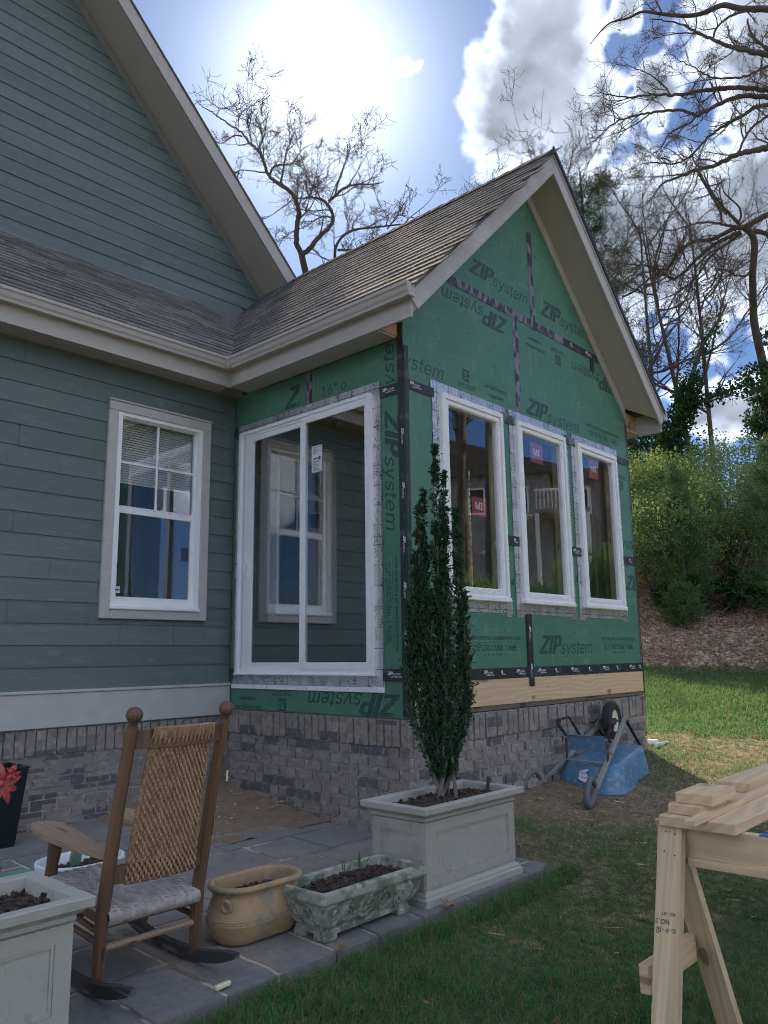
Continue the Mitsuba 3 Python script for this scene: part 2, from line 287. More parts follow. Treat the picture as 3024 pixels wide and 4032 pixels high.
def prism(poly, plane, off, th):
    """extrude a shapely polygon: 'front' (x, z) outward -y from y=off; 'side' (-y, z) outward -x from x=off; 'top' (x, y) up from z=off"""
    ms = []
    for g in getattr(poly, 'geoms', [poly]):
        if g.is_empty or g.area < 1e-7 or g.geom_type != 'Polygon': continue
        m = trimesh.creation.extrude_polygon(g, th, engine='earcut'); v = np.array(m.vertices) @ MAPS[plane].T
        if plane == 'front': v[:, 1] += off
        elif plane == 'top': v[:, 2] += off
        else: v[:, 0] += off
        ms.append((v, np.array(m.faces)))
    return cat(ms) if ms else None
def ring(x0, x1, z0, z1, w, wb=None, wt=None):
    return sbox(x0, z0, x1, z1).difference(sbox(x0 + w, z0 + (wb or w), x1 - w, z1 - (wt or w)))
def loft(rings):
    """rings of equal point count, joined and left open"""
    n = len(rings[0]); v = np.vstack(rings); f = []
    for i in range(len(rings) - 1):
        for j in range(n):
            a, b, c, d = i * n + j, i * n + (j + 1) % n, (i + 1) * n + (j + 1) % n, (i + 1) * n + j
            f += [(a, b, c), (a, c, d)]
    return v, np.array(f)
def rect(x0, x1, y0, y1, z, o=0.0):
    return np.array([(x0 - o, y0 - o, z), (x1 + o, y0 - o, z), (x1 + o, y1 + o, z), (x0 - o, y1 + o, z)], float)
def capf(n, start, flip=False):
    f = np.array([(start, start + i, start + i + 1) for i in range(1, n - 1)])
    return f[:, ::-1] if flip else f
def quad(a, b, c, d):
    return np.array([a, b, c, d], float), np.array([[0, 1, 2], [0, 2, 3]])
def sheet(o, u, v, nu, nv, amp, freq, seed=0):
    """a crinkled strip: origin, two edge vectors, grid, height noise along the normal"""
    o, u, v = (np.asarray(a, float) for a in (o, u, v)); n = np.cross(u, v); n /= np.linalg.norm(n)
    a, b = np.meshgrid(np.linspace(0, 1, nu + 1), np.linspace(0, 1, nv + 1), indexing='ij')
    P = o + a[..., None] * u + b[..., None] * v
    P = P + n * (amp * meshkit.fbm(P * freq + seed, 3))[..., None]
    i, j = np.meshgrid(np.arange(nu), np.arange(nv), indexing='ij'); k = lambda x, y: x * (nv + 1) + y
    f = np.stack([np.stack([k(i, j), k(i + 1, j), k(i + 1, j + 1)], -1), np.stack([k(i, j), k(i + 1, j + 1), k(i, j + 1)], -1)], 2).reshape(-1, 3)
    return P.reshape(-1, 3), f
def leaves(pos, size, spread=1.0, aspect=.5, up=None, fold=.25):
    """leaf-sized folded faces at pos with random or given axes"""
    n = len(pos); d = rng.normal(size=(n, 3)) if up is None else np.asarray(up) + spread * rng.normal(size=(n, 3))
    d /= np.linalg.norm(d, axis=1, keepdims=True); s = np.cross(d, rng.normal(size=(n, 3))); s /= np.linalg.norm(s, axis=1, keepdims=True) + 1e-9
    nn = np.cross(d, s); L = (np.asarray(size) * rng.uniform(.7, 1.3, n))[:, None]
    a, c = pos, pos + d * L; m = pos + d * L * .48 + nn * L * fold * .3
    v = np.stack([a, m + s * L * aspect * .5, c, m - s * L * aspect * .5], 1).reshape(-1, 3)
    k = np.arange(n)[:, None] * 4
    return v, np.vstack([k + [0, 1, 2], k + [0, 2, 3]])
def logo(h):
    """the italic ZIP mark with its speed slits, followed by 'system', as flat polygons: capitals h tall"""
    sl = .28
    def sh(pts): return Polygon([((x + sl * z) * h, z * h) for x, z in pts])
    Z = sh([(0, 0), (.62, 0), (.62, .19), (.27, .19), (.66, .83), (.66, 1), (.05, 1), (.05, .81), (.38, .81), (0, .17)])
    I = sh([(.70, 0), (.92, 0), (.92, 1), (.70, 1)])
    Pp = sh([(.97, 0), (1.19, 0), (1.19, .36), (1.35, .36), (1.5, .42), (1.57, .55), (1.57, .82), (1.5, .94), (1.36, 1), (.97, 1)]).difference(sh([(1.19, .54), (1.30, .54), (1.35, .60), (1.35, .77), (1.30, .83), (1.19, .83)]))
    g = unary_union([Z, I, Pp])
    for k in range(5): g = g.difference(sbox(-1, (.16 + .17 * k) * h, (.75 - .10 * k) * h, (.178 + .17 * k) * h))
    return g, 1.60 * h
def text_at(txt, h, plane, off, x, z, rot=0, bold=False, shear=0.0, width=None):
    """flat print on a wall: (x, z) start of the base line seen from outside, rot in degrees; on 'side' x counts to the right, that is along -y"""
    m = meshkit.text_mesh(txt, h, .0009, bold); v = np.array(m.vertices)
    if shear: v[:, 0] += shear * v[:, 1]
    if width: v[:, 0] *= width / np.ptp(v[:, 0])
    return flat((v, np.array(m.faces)), plane, off, x, z, rot)
def flat(m, plane, off, x, z, rot=0):
    v, f = m; v = np.array(v); a = math.radians(rot)
    v[:, 0], v[:, 1] = x + v[:, 0] * math.cos(a) - v[:, 1] * math.sin(a), z + v[:, 0] * math.sin(a) + v[:, 1] * math.cos(a)
    v = v @ MAPS[plane].T; v[:, 1 if plane == 'front' else 0] += off
    return v, f
def brand(h, plane, off, x, z, rot=0, width=None, skip=0):
    g, w = logo(h); ms = []
    for q in g.geoms if hasattr(g, 'geoms') else [g]:
        if q.area < 1e-6: continue
        m = trimesh.creation.extrude_polygon(q, .0009, engine='earcut'); ms.append((np.array(m.vertices), np.array(m.faces)))
    t = meshkit.text_mesh('system', h * .72, .0009); v = np.array(t.vertices); v[:, 0] = v[:, 0] * .80 + .22 * v[:, 1] + w
    ms.append((v, np.array(t.faces)))
    v, f = cat(ms)
    if width: v[:, 0] *= width / np.ptp(v[:, 0])
    return flat((v, f), plane, off, x, z, rot)

# ------------------------------------------------------------------ main house
LY, LX, ZS, ZT, ZB = 2.189, 3.902, .794, 3.806, .842
house = thing('main_house', 'grey green lap sided house with a steep gable and cream skirt board at left', 'house')
H = house + '__'
WX0, WX1, WZ0, WZ1 = -1.331, -.305, 1.631, 3.493     # trim outline of the house window
IX0, IX1, IZ0, IZ1 = .41, 1.325, 1.637, 3.46         # the one that the sunroom now covers
def board(x0, x1, zb, yw, h=.178, b=.0):
    """one lap siding plank: bottom edge stands proud, top is tucked under the next"""
    v = np.array([(x, yw - o, z) for x in (x0, x1) for o, z in ((.021, zb), (.013, zb), (.003, zb + h), (.011, zb + h))])
    return v, np.array([[0, 3, 7], [0, 7, 4], [1, 0, 4], [1, 4, 5], [2, 1, 5], [2, 5, 6], [0, 1, 2], [0, 2, 3], [4, 7, 6], [4, 6, 5], [3, 2, 6], [3, 6, 7]])
holes = [(WX0 + .012, WX1 - .012, WZ0 + .012, WZ1 - .012), (IX0 + .012, IX1 - .012, IZ0 + .012, IZ1 - .012)]
for k in range(17):
    zb = 1.077 + .1695 * k; h = min(.178, ZT - zb)
    if h < .03: continue
    cuts = sorted([-9.0, -.013, .02, LX - .12] + [[-5.2, -2.9], [-4.1], [-3.4, -.62], [-2.05, -4.6]][k % 4])
    for a, b in zip(cuts[:-1], cuts[1:]):
        if -.02 < (a + b) / 2 < .01: continue
        segs = [(a + .0012, b - .0012)]
        for x0, x1, z0, z1 in holes:                      # strips under and over an opening
            for za, zc in ((zb, min(zb + h, z0)), (max(zb, z1), zb + h)):
                p, q = max(a + .0012, x0), min(b - .0012, x1)
                if q - p > .02 and .004 < zc - za < h - .004: put(H + 'siding_board', board(p, q, za, LY, zc - za), 'siding')
        for x0, x1, z0, z1 in holes:
            if zb + h > z0 and zb < z1:
                new = []
                for p, q in segs:
                    if q <= x0 or p >= x1: new.append((p, q)); continue
                    if p < x0: new.append((p, x0))
                    if q > x1: new.append((x1, q))
                segs = new
        for p, q in segs: put(H + 'siding_board', board(p, q, zb + rng.normal(0, .0014), LY - abs(rng.normal(0, .0012)), h), 'siding')
wall = sbox(-9, .3, LX - .1, ZT).difference(unary_union([sbox(x0, z0, x1, z1) for x0, x1, z0, z1 in holes]))
put(H + 'wall', prism(wall, 'front', LY + .12, .118), 'room_wall')
put(H + 'room', cat([cbox(-6, 3.7, LY + 3.2, LY + 3.3, .5, 3.9), cbox(-6, 3.7, LY + .13, LY + 3.2, 1.0, 1.05), cbox(-6.1, -6, LY + .13, LY + 3.2, .5, 3.9), cbox(-6, 3.7, LY + .13, LY + 3.2, 3.81, 3.86)]), 'room_paint')
tag(put(H + 'nail_row', cat([cbox(x - .004, x + .004, LY - .0232, LY - .018, z - .004, z + .004, .001) for k in range(16) for x in np.arange(-3.0, -.05, .406) + .02 * (k % 3) for z in [1.077 + .1695 * k + .024 + rng.normal(0, .004)] if not (WX0 - .03 < x < WX1 + .03 and WZ0 - .03 < z < WZ1 + .03)]), 'siding_nail'), None, None, None, 'stuff')
# skirt board with drip cap
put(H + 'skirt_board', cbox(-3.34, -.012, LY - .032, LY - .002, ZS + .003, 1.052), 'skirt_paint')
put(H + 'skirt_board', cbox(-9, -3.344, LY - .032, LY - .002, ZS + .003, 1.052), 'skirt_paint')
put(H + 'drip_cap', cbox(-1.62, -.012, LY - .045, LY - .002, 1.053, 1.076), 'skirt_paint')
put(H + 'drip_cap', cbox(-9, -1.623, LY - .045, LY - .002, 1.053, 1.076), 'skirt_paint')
# bricks: shared shapes, laid one by one
def brick_shape(L, h, seed):
    m = trimesh.creation.box((L, .06, h)).subdivide().subdivide(); v = np.array(m.vertices)
    e = np.sum(np.abs(v) > np.array([L, .06, h]) / 2 - .003, axis=1) >= 2
    v += (meshkit.noise(v * 40 + seed * 9.1)[:, None] - .5) * .008 * np.sign(v); v[e] *= .975
    f = np.array(m.faces); c = v[f].mean(1); keep = c[:, 1] < .028
    return v, f[keep]
BR = [mikit.ply(brick_shape(.196, .0685, k), 'brick', smooth=28) for k in range(4)]
BH = [mikit.ply(brick_shape(.092, .0685, k + 9), 'brick', smooth=28) for k in range(2)]
BS = [mikit.ply(brick_shape(.0685, .192, k + 20), 'brick', smooth=28) for k in range(4)]
def brickwork(key, axis, at, u0, u1, ztop, zlow, soldiers=True):
    """axis 0: wall in the plane y=at, along x, facing -y; axis 1: plane x=at, along y, facing -x"""
    def lay(d, u, z, out):
        j = T().translate([u, at + .030 - out, z]) if axis == 0 else T().translate([at + .030 - out, u, z]).rotate([0, 0, 1], -90)
        copy(key, d, j.rotate([0, 1, 0], float(rng.normal() * .35)).rotate([0, 0, 1], float(rng.normal() * .5)))
    if soldiers:
        n = int(round((u1 - u0) / .0802))
        for k in range(n):
            lay(BS[rng.integers(4)], u0 + (k + .5) * (u1 - u0) / n, ztop - .097 - rng.uniform(0, .006) - .004, .010 + (.006 if k % 2 else 0) + rng.uniform(-.002, .003))
    z = ztop - (.2 if soldiers else 0) - .040; r = 0
    while z > zlow:
        a = u0 + (.0 if r % 2 else .105)
        if r % 2 == 0: lay(BH[r % 2], u0 + .052, z, rng.uniform(-.002, .003))
        while a < u1 - .02:
            L = min(.21, u1 - a)
            if L < .12: lay(BH[1], u1 - .05, z, rng.uniform(-.002, .003))
            else: lay(BR[rng.integers(4)], min(a + .105, u1 - .1), z, rng.uniform(-.002, .004))
            a += .21
        z -= .0795; r += 1
put(H + 'foundation', cat([cbox(-9, -.01, LY + .009, LY + .3, -.6, ZS, .001)]), 'mortar')
brickwork(H + 'foundation__brick', 0, LY, -2.72, -.012, ZS, .0)
# window of the house: trim, frame, sashes, panes, muntins, blind, sill
def sash_window(root, X0, X1, Z0, Z1, yw, blind, tw=.088):
    W = fresh(root + 'window'); y = yw - .012
    put(W, prism(ring(X0 + tw, X1 - tw, Z0 + tw + .0, Z1 - tw - .0, .042), 'front', yw + .05, .078), 'white_vinyl')
    for a in ((X0, X0 + tw - .001), (X1 - tw + .001, X1)): put(W + '__trim', cbox(a[0], a[1], y - .026, y + .01, Z0, Z1 - .1), 'trim')
    put(W + '__trim', cbox(X0, X1, y - .028, y + .01, Z1 - .099, Z1 - .018), 'trim'); put(W + '__trim', cbox(X0 - .006, X1 + .006, y - .038, y + .01, Z1 - .017, Z1), 'trim')
    put(W + '__trim', cbox(X0 + tw, X1 - tw, y - .027, y + .01, Z0, Z0 + tw - .012), 'trim')
    put(W + '__sill', cbox(X0 + tw - .008, X1 - tw + .008, y - .045, y + .02, Z0 + tw - .011, Z0 + tw + .018), 'white_vinyl')
    gx0, gx1, gz0, gz1 = X0 + tw + .046, X1 - tw - .046, Z0 + tw + .046, Z1 - tw - .046; zm = gz0 + (gz1 - gz0) * .486
    put(W + '__lower_sash', prism(ring(gx0 - .004, gx1 + .004, gz0 - .004, zm + .036, .030, .055, .05), 'front', yw + .035, .022), 'white_vinyl')
    put(W + '__upper_sash', prism(ring(gx0 - .004, gx1 + .004, zm + .037, gz1 + .004, .012, .01, .012), 'front', yw + .045, .035), 'white_vinyl')
    xm = (gx0 + gx1) / 2 - .01; zu = (zm + .037 + gz1) / 2
    put(W + '__muntin', cbox(xm - .010, xm + .010, yw + .018, yw + .027, zm + .045, gz1 - .008), 'white_vinyl')
    put(W + '__muntin', cbox(gx0 + .008, xm - .011, yw + .019, yw + .026, zu - .010, zu + .010), 'white_vinyl'); put(W + '__muntin', cbox(xm + .011, gx1 - .008, yw + .019, yw + .026, zu - .010, zu + .010), 'white_vinyl')
    put(W + '__pane', quad((gx0 + .02, yw + .024, gz0), (gx1 - .02, yw + .024, gz0), (gx1 - .02, yw + .024, zm), (gx0 + .02, yw + .024, zm)), 'pane_glass')
    put(W + '__pane', quad((gx0, yw + .030, zm + .04), (gx1, yw + .030, zm + .04), (gx1, yw + .030, gz1), (gx0, yw + .030, gz1)), 'pane_glass')
    if blind:
        z = np.arange(zm + .26, gz1, .022)
        tag(put(W + '__blind', cat([quad((gx0, yw + .085, a), (gx1, yw + .085, a), (gx1, yw + .098, a + .020), (gx0, yw + .098, a + .020)) for a in z]), 'blind'), None, None, None, 'stuff')
    return W
W = sash_window(H, WX0, WX1, WZ0, WZ1, LY - .012, True)
put(W + '__sticker', prism(sbox(-1.185, 1.845, -1.135, 1.90), 'front', LY + .003, .0006), 'white_print')
put(W + '__sticker', prism(sbox(-1.180, 1.866, -1.140, 1.879), 'front', LY + .0015, .0006), 'toy_blue')
sash_window(H, IX0, IX1, IZ0, IZ1, LY - .012, False)
# eaves: soffit, fascia, gutter, lower roof
put(H + 'soffit', cbox(-9, -.244, LY - .128, LY - .022, ZT, ZT + .012, .001), 'soffit_paint')
put(H + 'soffit', cbox(-9, -.244, LY - .238, LY - .131, ZT + .002, ZT + .014, .001), 'soffit_paint')
put(H + 'fascia', cbox(-9, -.243, LY - .262, LY - .241, ZT - .012, 4.03, .002), 'soffit_paint')
PROF = [(.262, 4.040), (.262, 3.940), (.330, 3.934), (.334, 3.955), (.345, 3.972), (.352, 4.005), (.364, 4.016), (.364, 4.040), (.352, 4.040), (.352, 4.032), (.343, 4.008), (.275, 3.950), (.275, 4.040)]
def gutter(key, end0, end1, axis, parent_mat='soffit_paint'):
    n = len(PROF); a = np.array([end0(o, z) for o, z in PROF]); b = np.array([end1(o, z) for o, z in PROF])
    v, f = loft([a, b]); return put(key, (v, f), parent_mat)
gutter(H + 'gutter', lambda o, z: (-9, LY - o, z), lambda o, z: (-o, LY - o, z), 0)
put(H + 'gutter__joint', cbox(-.372, -.340, LY - .372, LY - .338, 3.930, 4.043, .002), 'soffit_paint')
GS, YG = .761, 4.1                                    # slope of the lower roof, plane of the gable wall
zr = lambda y: 4.05 + GS * (y - 1.92)
xv = lambda y: -.27 + (y - 1.92) * (1.64 / 2.18)
L9 = Polygon([(-9, 1.905), (-.29, 1.905), (1.36, YG + .1), (-9, YG + .1)])
def sloped(poly, zf, th, up=0.0):
    m = trimesh.creation.extrude_polygon(poly, th, engine='earcut'); v = np.array(m.vertices); v[:, 2] += zf(v[:, 0], v[:, 1]) - th + up
    return v, np.array(m.faces)
put(H + 'lower_roof', sloped(L9, lambda x, y: zr(y), .03, -.004), 'shingle_dark')
def shingle_mesh(w, L, seed):
    """one tab lying along +v from its butt edge, wedge shaped"""
    v = np.array([(x, a, z) for x in (0, w) for a, z in ((0, 0), (L, -.006), (L, .002), (0, .013))]); v[3, 0] += .003; v[7, 0] -= .003
    return v, np.array([[0, 3, 7], [0, 7, 4], [3, 2, 6], [3, 6, 7], [0, 1, 2], [0, 2, 3], [4, 7, 6], [4, 6, 5]])
SH = {w: mikit.ply(shingle_mesh(w - .004, .165, 0), 'shingle') for w in (.20, .25, .30, .36)}
def lay_shingles(key, o, ex, es, rows, lo, hi, wide=True):
    """rows up the slope from o; ex along the eave, es up the slope; lo/hi(row) limits along ex"""
    o, ex, es = (np.asarray(a, float) for a in (o, ex, es)); nn = np.cross(ex, es)
    for k in range(rows):
        u, end = lo(k), hi(k)
        while u < end - .03:
            w = float(rng.choice(list(SH))); w = w if u + w < end + .12 else max(x for x in SH if x <= max(.20, end + .12 - u))
            p = o + ex * u + es * (.143 * k) + nn * (.004 + rng.uniform(0, .004))
            M = np.eye(4); M[:3, 0], M[:3, 1], M[:3, 2], M[:3, 3] = ex, es, nn, p
            copy(key, SH[w], T(M.tolist()), 'shingle' if rng.random() < .6 else 'shingle_dark'); u += w
c9 = 1 / math.hypot(1, GS); es = np.array([0, c9, GS * c9])
lay_shingles(H + 'lower_roof__shingle', (0, 1.895, zr(1.895)), (1, 0, 0), es, 19, lambda k: -2.75 + .11 * (k % 3), lambda k: xv(1.895 + .143 * k * c9) + .05)
# upper gable: boards cut along the rake, soffit, fascia, roof
for k in range(24):
    zb = 5.695 + .168 * k; xr = 7.93 - zb - .0; xl = -5.2 + (zb - 8.25)
    if zb < 5.8: xr = 1.60
    xr = min(xr, 7.93 - zb - .09)
    if zb > 10.2: break
    v, f = board(-6.0 if zb < 8.0 else max(-6.0, -13.1 + zb), xr, zb, YG, .176)
    v[6:8, 0] -= .17
    v[:, 1] -= abs(rng.normal(0, .0012)); put(H + 'gable_board', (v, f), 'siding')
put(H + 'gable_wall', prism(Polygon([(-8.2, 4.9), (3.1, 4.9), (-2.6, 10.6)]), 'front', YG + .1, .098), 'room_wall')
put(H + 'fascia', prism(Polygon([(3.5, 4.52), (3.5, 4.76), (-2.6, 10.86), (-8.6, 4.86), (-8.6, 4.62), (-2.6, 10.62)]), 'front', 3.622, .022), 'soffit_paint')
put(H + 'soffit', sloped(Polygon([(-2.6, 3.63), (3.4, 3.63), (3.4, YG + .02), (-2.6, YG + .02)]), lambda x, y: 8.03 - x, .016), 'soffit_paint')
put(H + 'soffit', sloped(Polygon([(-2.6, 3.63), (-8.4, 3.63), (-8.4, YG + .02), (-2.6, YG + .02)]), lambda x, y: 13.23 + x, .016), 'soffit_paint')
put(H + 'upper_roof', cat([sloped(Polygon([(-2.6, 3.585), (3.56, 3.585), (3.56, 12), (-2.6, 12)]), lambda x, y: 8.285 - x, .03), sloped(Polygon([(-2.605, 3.585), (-8.7, 3.585), (-8.7, 12), (-2.605, 12)]), lambda x, y: 13.485 + x, .03)]), 'shingle_dark')
put(H + 'drip_edge', prism(Polygon([(3.53, 4.725), (3.53, 4.757), (-2.6, 10.887), (-2.6, 10.855)]), 'front', 3.598, .006), 'soffit_paint')
put(H + 'end_wall', cat([cbox(3.3, 3.45, LY + .1, 12, .2, 4.9), cbox(-9, -8.85, LY, 12, .0, 4.9), cbox(-9, 3.45, 11.9, 12, .2, 4.9)]), 'siding')
# ------------------------------------------------------------------ sunroom under construction
sun = thing('sunroom', 'unfinished gabled addition in green sheathing panels with black seam tape and three front windows', 'addition')
S = sun + '__'
WINS = [(.435, 1.323), (1.553, 2.435), (2.676, 3.541)]; WB, WT = 1.754, 3.446
DY0, DY1, DZ0, DZ1 = .334, 2.055, 1.164, 3.411
roofz = lambda x: 4.309 + 1.951 - abs(x - 1.951)
front = Polygon([(0, 1.125), (LX, 1.125), (LX, 4.0), (1.951, 5.95), (0, 4.0)]).difference(unary_union([sbox(a + .04, WB + .04, b - .04, WT - .04) for a, b in WINS]))
g = .0015
for r in [(0, 1.0, 1.65, 3.43), (1.65, 1.0, LX, 3.43), (0, 3.43, 1.655, 4.53), (1.655, 3.43, LX, 4.53), (0, 4.53, 1.98, 7), (1.98, 4.53, LX, 7)]:
    q = front.intersection(sbox(r[0] + g, r[1] + g, r[2] - g, r[3] - g))
    put(S + 'sheathing_panel', prism(q, 'front', 0.011, .011), 'green_sheathing')
side = sbox(-LY + .002, .852, -.001, ZT).difference(sbox(-DY1 + .03, DZ0 + .02, -DY0 - .03, DZ1 - .03))
for r in [(-LY, .8, 0, 1.16), (-LY, 1.16, 0, 3.42), (-LY, 3.42, -1.11, 4), (-1.11, 3.42, 0, 4)]:
    put(S + 'sheathing_panel', prism(side.intersection(sbox(r[0] + g, r[1] + g, r[2] - g, r[3] - g)), 'side', 0.011, .011), 'green_sheathing')
right = sbox(0, .852, LY, ZT)
put(S + 'sheathing_panel', prism(right, 'right', LX - .012, .011), 'green_sheathing')
# framing inside
for x in (.05, .37, 1.37, 1.46, 1.52, 2.47, 2.54, 2.62, 3.58, 3.80): put(S + 'stud', cbox(x - .019, x + .019, .014, .104, 1.15, 4.0), 'stud_wood')
for a, b in WINS: put(S + 'window_sill_framing', cbox(a - .02, b + .02, .014, .104, WB - .04, WB + .02), 'stud_wood'); put(S + 'header', cbox(a - .02, b + .02, .014, .104, WT - .02, WT + .2), 'stud_wood')
for y in (.08, .28, 2.12, .40, .75, 1.15, 1.55): put(S + 'stud', cbox(LX - .15, LX - .014, y - .019, y + .019, 1.15, ZT) if y not in (.75, 1.15, 1.55) else cbox(LX - .15, LX - .014, y - .019, y + .019, 1.15, 1.73), 'stud_wood')
for y in (.06, .30, 2.10): put(S + 'stud', cbox(.014, .15, y - .019, y + .019, 1.15, ZT), 'stud_wood')
put(S + 'header', cbox(.014, .15, .2, 2.15, DZ1, DZ1 + .24), 'pine_y')
put(S + 'floor', cbox(.012, LX - .013, .012, LY, 1.10, 1.135), 'sill_wood')
for k in range(6): put(S + 'ceiling_joist', cbox(.02, LX - .02, .3 + .36 * k, .338 + .36 * k, 3.70, 3.86), 'stud_wood')
# foundation, band board, sill plate
put(S + 'foundation', cat([cbox(.015, LX - .009, .014, .3, -.6, ZB - .004, .001), cbox(.015, .3, .3, LY, -.6, ZB - .004, .001), cbox(LX - .3, LX - .009, .3, LY + .1, -.6, ZB - .004, .001)]), 'mortar')
brickwork(S + 'foundation__brick', 1, 0, .0, LY - .004, ZB - .002, .02)
brickwork(S + 'foundation__brick', 0, 0, .041, LX, ZB - .002, .04)
put(S + 'band_board', cbox(.02, LX, -.010, .035, .886, 1.124, .003), 'pine_x')
put(S + 'sill_plate', cbox(.02, LX - .01, -.004, .1, .846, .884, .003), 'sill_wood')
put(S + 'sill_plate', cbox(-.003, .1, .005, LY - .01, .8425, .851, .001), 'sill_wood')
# windows of the front wall
def picture_window(a, b, red):
    W = fresh(S + 'window')
    put(W, cat([prism(ring(a, b, WB, WT, .032), 'front', .02, .060), prism(ring(a + .010, b - .010, WB + .010, WT - .010, .034), 'front', .02, .066)]), 'white_vinyl')
    put(W + '__sash', cat([prism(ring(a + .045, b - .045, WB + .045, WT - .042, .052), 'front', .02, .046), prism(ring(a + .058, b - .058, WB + .058, WT - .056, .030), 'front', .02, .056)]), 'white_vinyl')
    put(W + '__sill_nose', cbox(a - .004, b + .004, -.058, .0, WB - .012, WB + .026, .006), 'white_vinyl')
    x0, x1, z0, z1 = a + .09, b - .09, WB + .085, WT - .08
    put(W + '__pane', quad((x0, -.006, z0), (x1, -.006, z0), (x1, -.006, z1), (x0, -.006, z1)), 'pane_glass')
    put(W + '__lining', prism(ring(a + .05, b - .05, WB + .05, WT - .05, .034), 'front', .085, .065), 'stud_wood')
    for q in red:
        st = put(W + '__sticker', prism(sbox(q[0], q[2], q[1], q[3]), 'front', .004, .0008), 'sticker_red')
        put(st + '__lettering', text_at('MI', .062, 'front', .003, q[0] + .045, (q[2] + q[3]) / 2 - .025, bold=True), 'white_print')
picture_window(*WINS[0], [(.86, 1.07, 2.47, 2.63)]); picture_window(*WINS[1], [(1.83, 2.05, 3.10, 3.30)]); picture_window(*WINS[2], [(2.97, 3.17, 3.12, 3.33)])
# foil flashing round the openings
def foil_front(x0, x1, z0, z1, out):
    put(S + 'flashing', sheet((x0, -.0014 - out, z0), (x1 - x0, 0, 0), (0, 0, z1 - z0), max(3, int((x1 - x0) / .018)), max(3, int((z1 - z0) / .018)), .0045, 26, rng.uniform(0, 50)), 'foil_flashing', smooth=40)
def foil_side(y0, y1, z0, z1, out):
    put(S + 'flashing', sheet((-.0014 - out, y1, z0), (0, y0 - y1, 0), (0, 0, z1 - z0), max(3, int((y1 - y0) / .018)), max(3, int((z1 - z0) / .018)), .0045, 26, rng.uniform(0, 50)), 'foil_flashing', smooth=40)
for i, (a, b) in enumerate(WINS):
    foil_front(a - .085, b + .085, WB - .105, WB + .02, .000)
    foil_front(a - .088, a + .02, WB - .135, WT + .0, .0025); foil_front(b - .02, b + (.055 if i == 0 else .085), WB - .135, WT + .0, .0025)
    foil_front(a - .11 + .02 * i, b + .075, WT - .02, WT + .088, .005)
foil_side(DY0 - .10, DY1 + .03, 1.068, DZ0 + .02, 0); foil_side(DY0 - .095, DY0 + .02, 1.05, DZ1, .0025); foil_side(DY1 - .02, DY1 + .075, 1.07, DZ1, .0025); foil_side(DY0 - .09, DY1 + .08, DZ1 - .02, DZ1 + .085, .005)
put(S + 'sill_flashing', cbox(-.018, -.002, .235, 2.14, 1.028, 1.066, .002), 'white_vinyl')
for y in (.62, 1.10, 1.62): put(S + 'sill_flashing__screw', cbox(-.0205, -.0175, y, y + .008, 1.042, 1.050, .001), 'dark_iron')
# seam tape
def tape_front(x0, x1, z0, z1, m='black_tape', out=.0):
    return put(S + 'seam_tape', sheet((x0, -.0009 - out, z0), (x1 - x0, 0, 0), (0, 0, z1 - z0), max(2, int((x1 - x0) / .05)), max(2, int((z1 - z0) / .03)), .0016, 18, rng.uniform(0, 50)), m, smooth=40)
def tape_side(y0, y1, z0, z1, m='black_tape', out=.0):
    return put(S + 'seam_tape', sheet((-.0009 - out, y1, z0), (0, y0 - y1, 0), (0, 0, z1 - z0), max(2, int((y1 - y0) / .05)), max(2, int((z1 - z0) / .03)), .0016, 18, rng.uniform(0, 50)), m, smooth=40)
put(S + 'seam_tape', sheet((0, -.0125, 1.098), (LX, 0, 0), (0, 0, .09), 70, 4, .0016, 18), 'black_tape', smooth=40)
tape_front(1.605, 1.69, 1.02, WB - .1, out=.0135); tape_front(1.612, 1.70, 3.53, 4.49, 'scuffed_tape'); tape_front(1.94, 2.02, 4.47, 5.55, 'scuffed_tape', .002)
tape_front(.35, 2.62, 4.488, 4.568, 'scuffed_tape', .004); tape_front(2.56, 3.42, 4.486, 4.566, 'black_tape', .006); tape_front(3.13, 3.21, 4.35, 4.52, 'black_tape', .008)
tape_front(.0, .37, 3.385, 3.465, 'black_tape', .008); tape_front(1.33, 1.56, 3.39, 3.475, 'scuffed_tape', .0095); tape_front(2.45, 2.675, 3.40, 3.485, 'scuffed_tape', .0095); tape_front(3.56, LX, 3.40, 3.47, 'black_tape', .0095)
for a, b in ((1.325, 1.55), (2.445, 2.675), (3.585, LX)): tape_front(a, b, 2.255, 2.345, 'black_tape', .0095)
tape_front(0.001, .05, .86, 3.74, 'black_tape', .010); tape_side(.0, .052, .86, 3.80, 'black_tape', .010); tape_front(LX - .022, LX, .86, 3.9, 'black_tape', .012)
tape_side(.02, .245, 3.345, 3.435, 'black_tape', .008); tape_side(1.07, 1.155, 3.50, ZT - .01, 'scuffed_tape'); tape_side(.03, .25, 1.115, 1.205, 'black_tape', .008); tape_side(2.12, LY - .003, 1.11, 1.20, 'black_tape', .008); tape_side(2.11, LY - .003, 3.36, 3.50, 'scuffed_tape', .008)
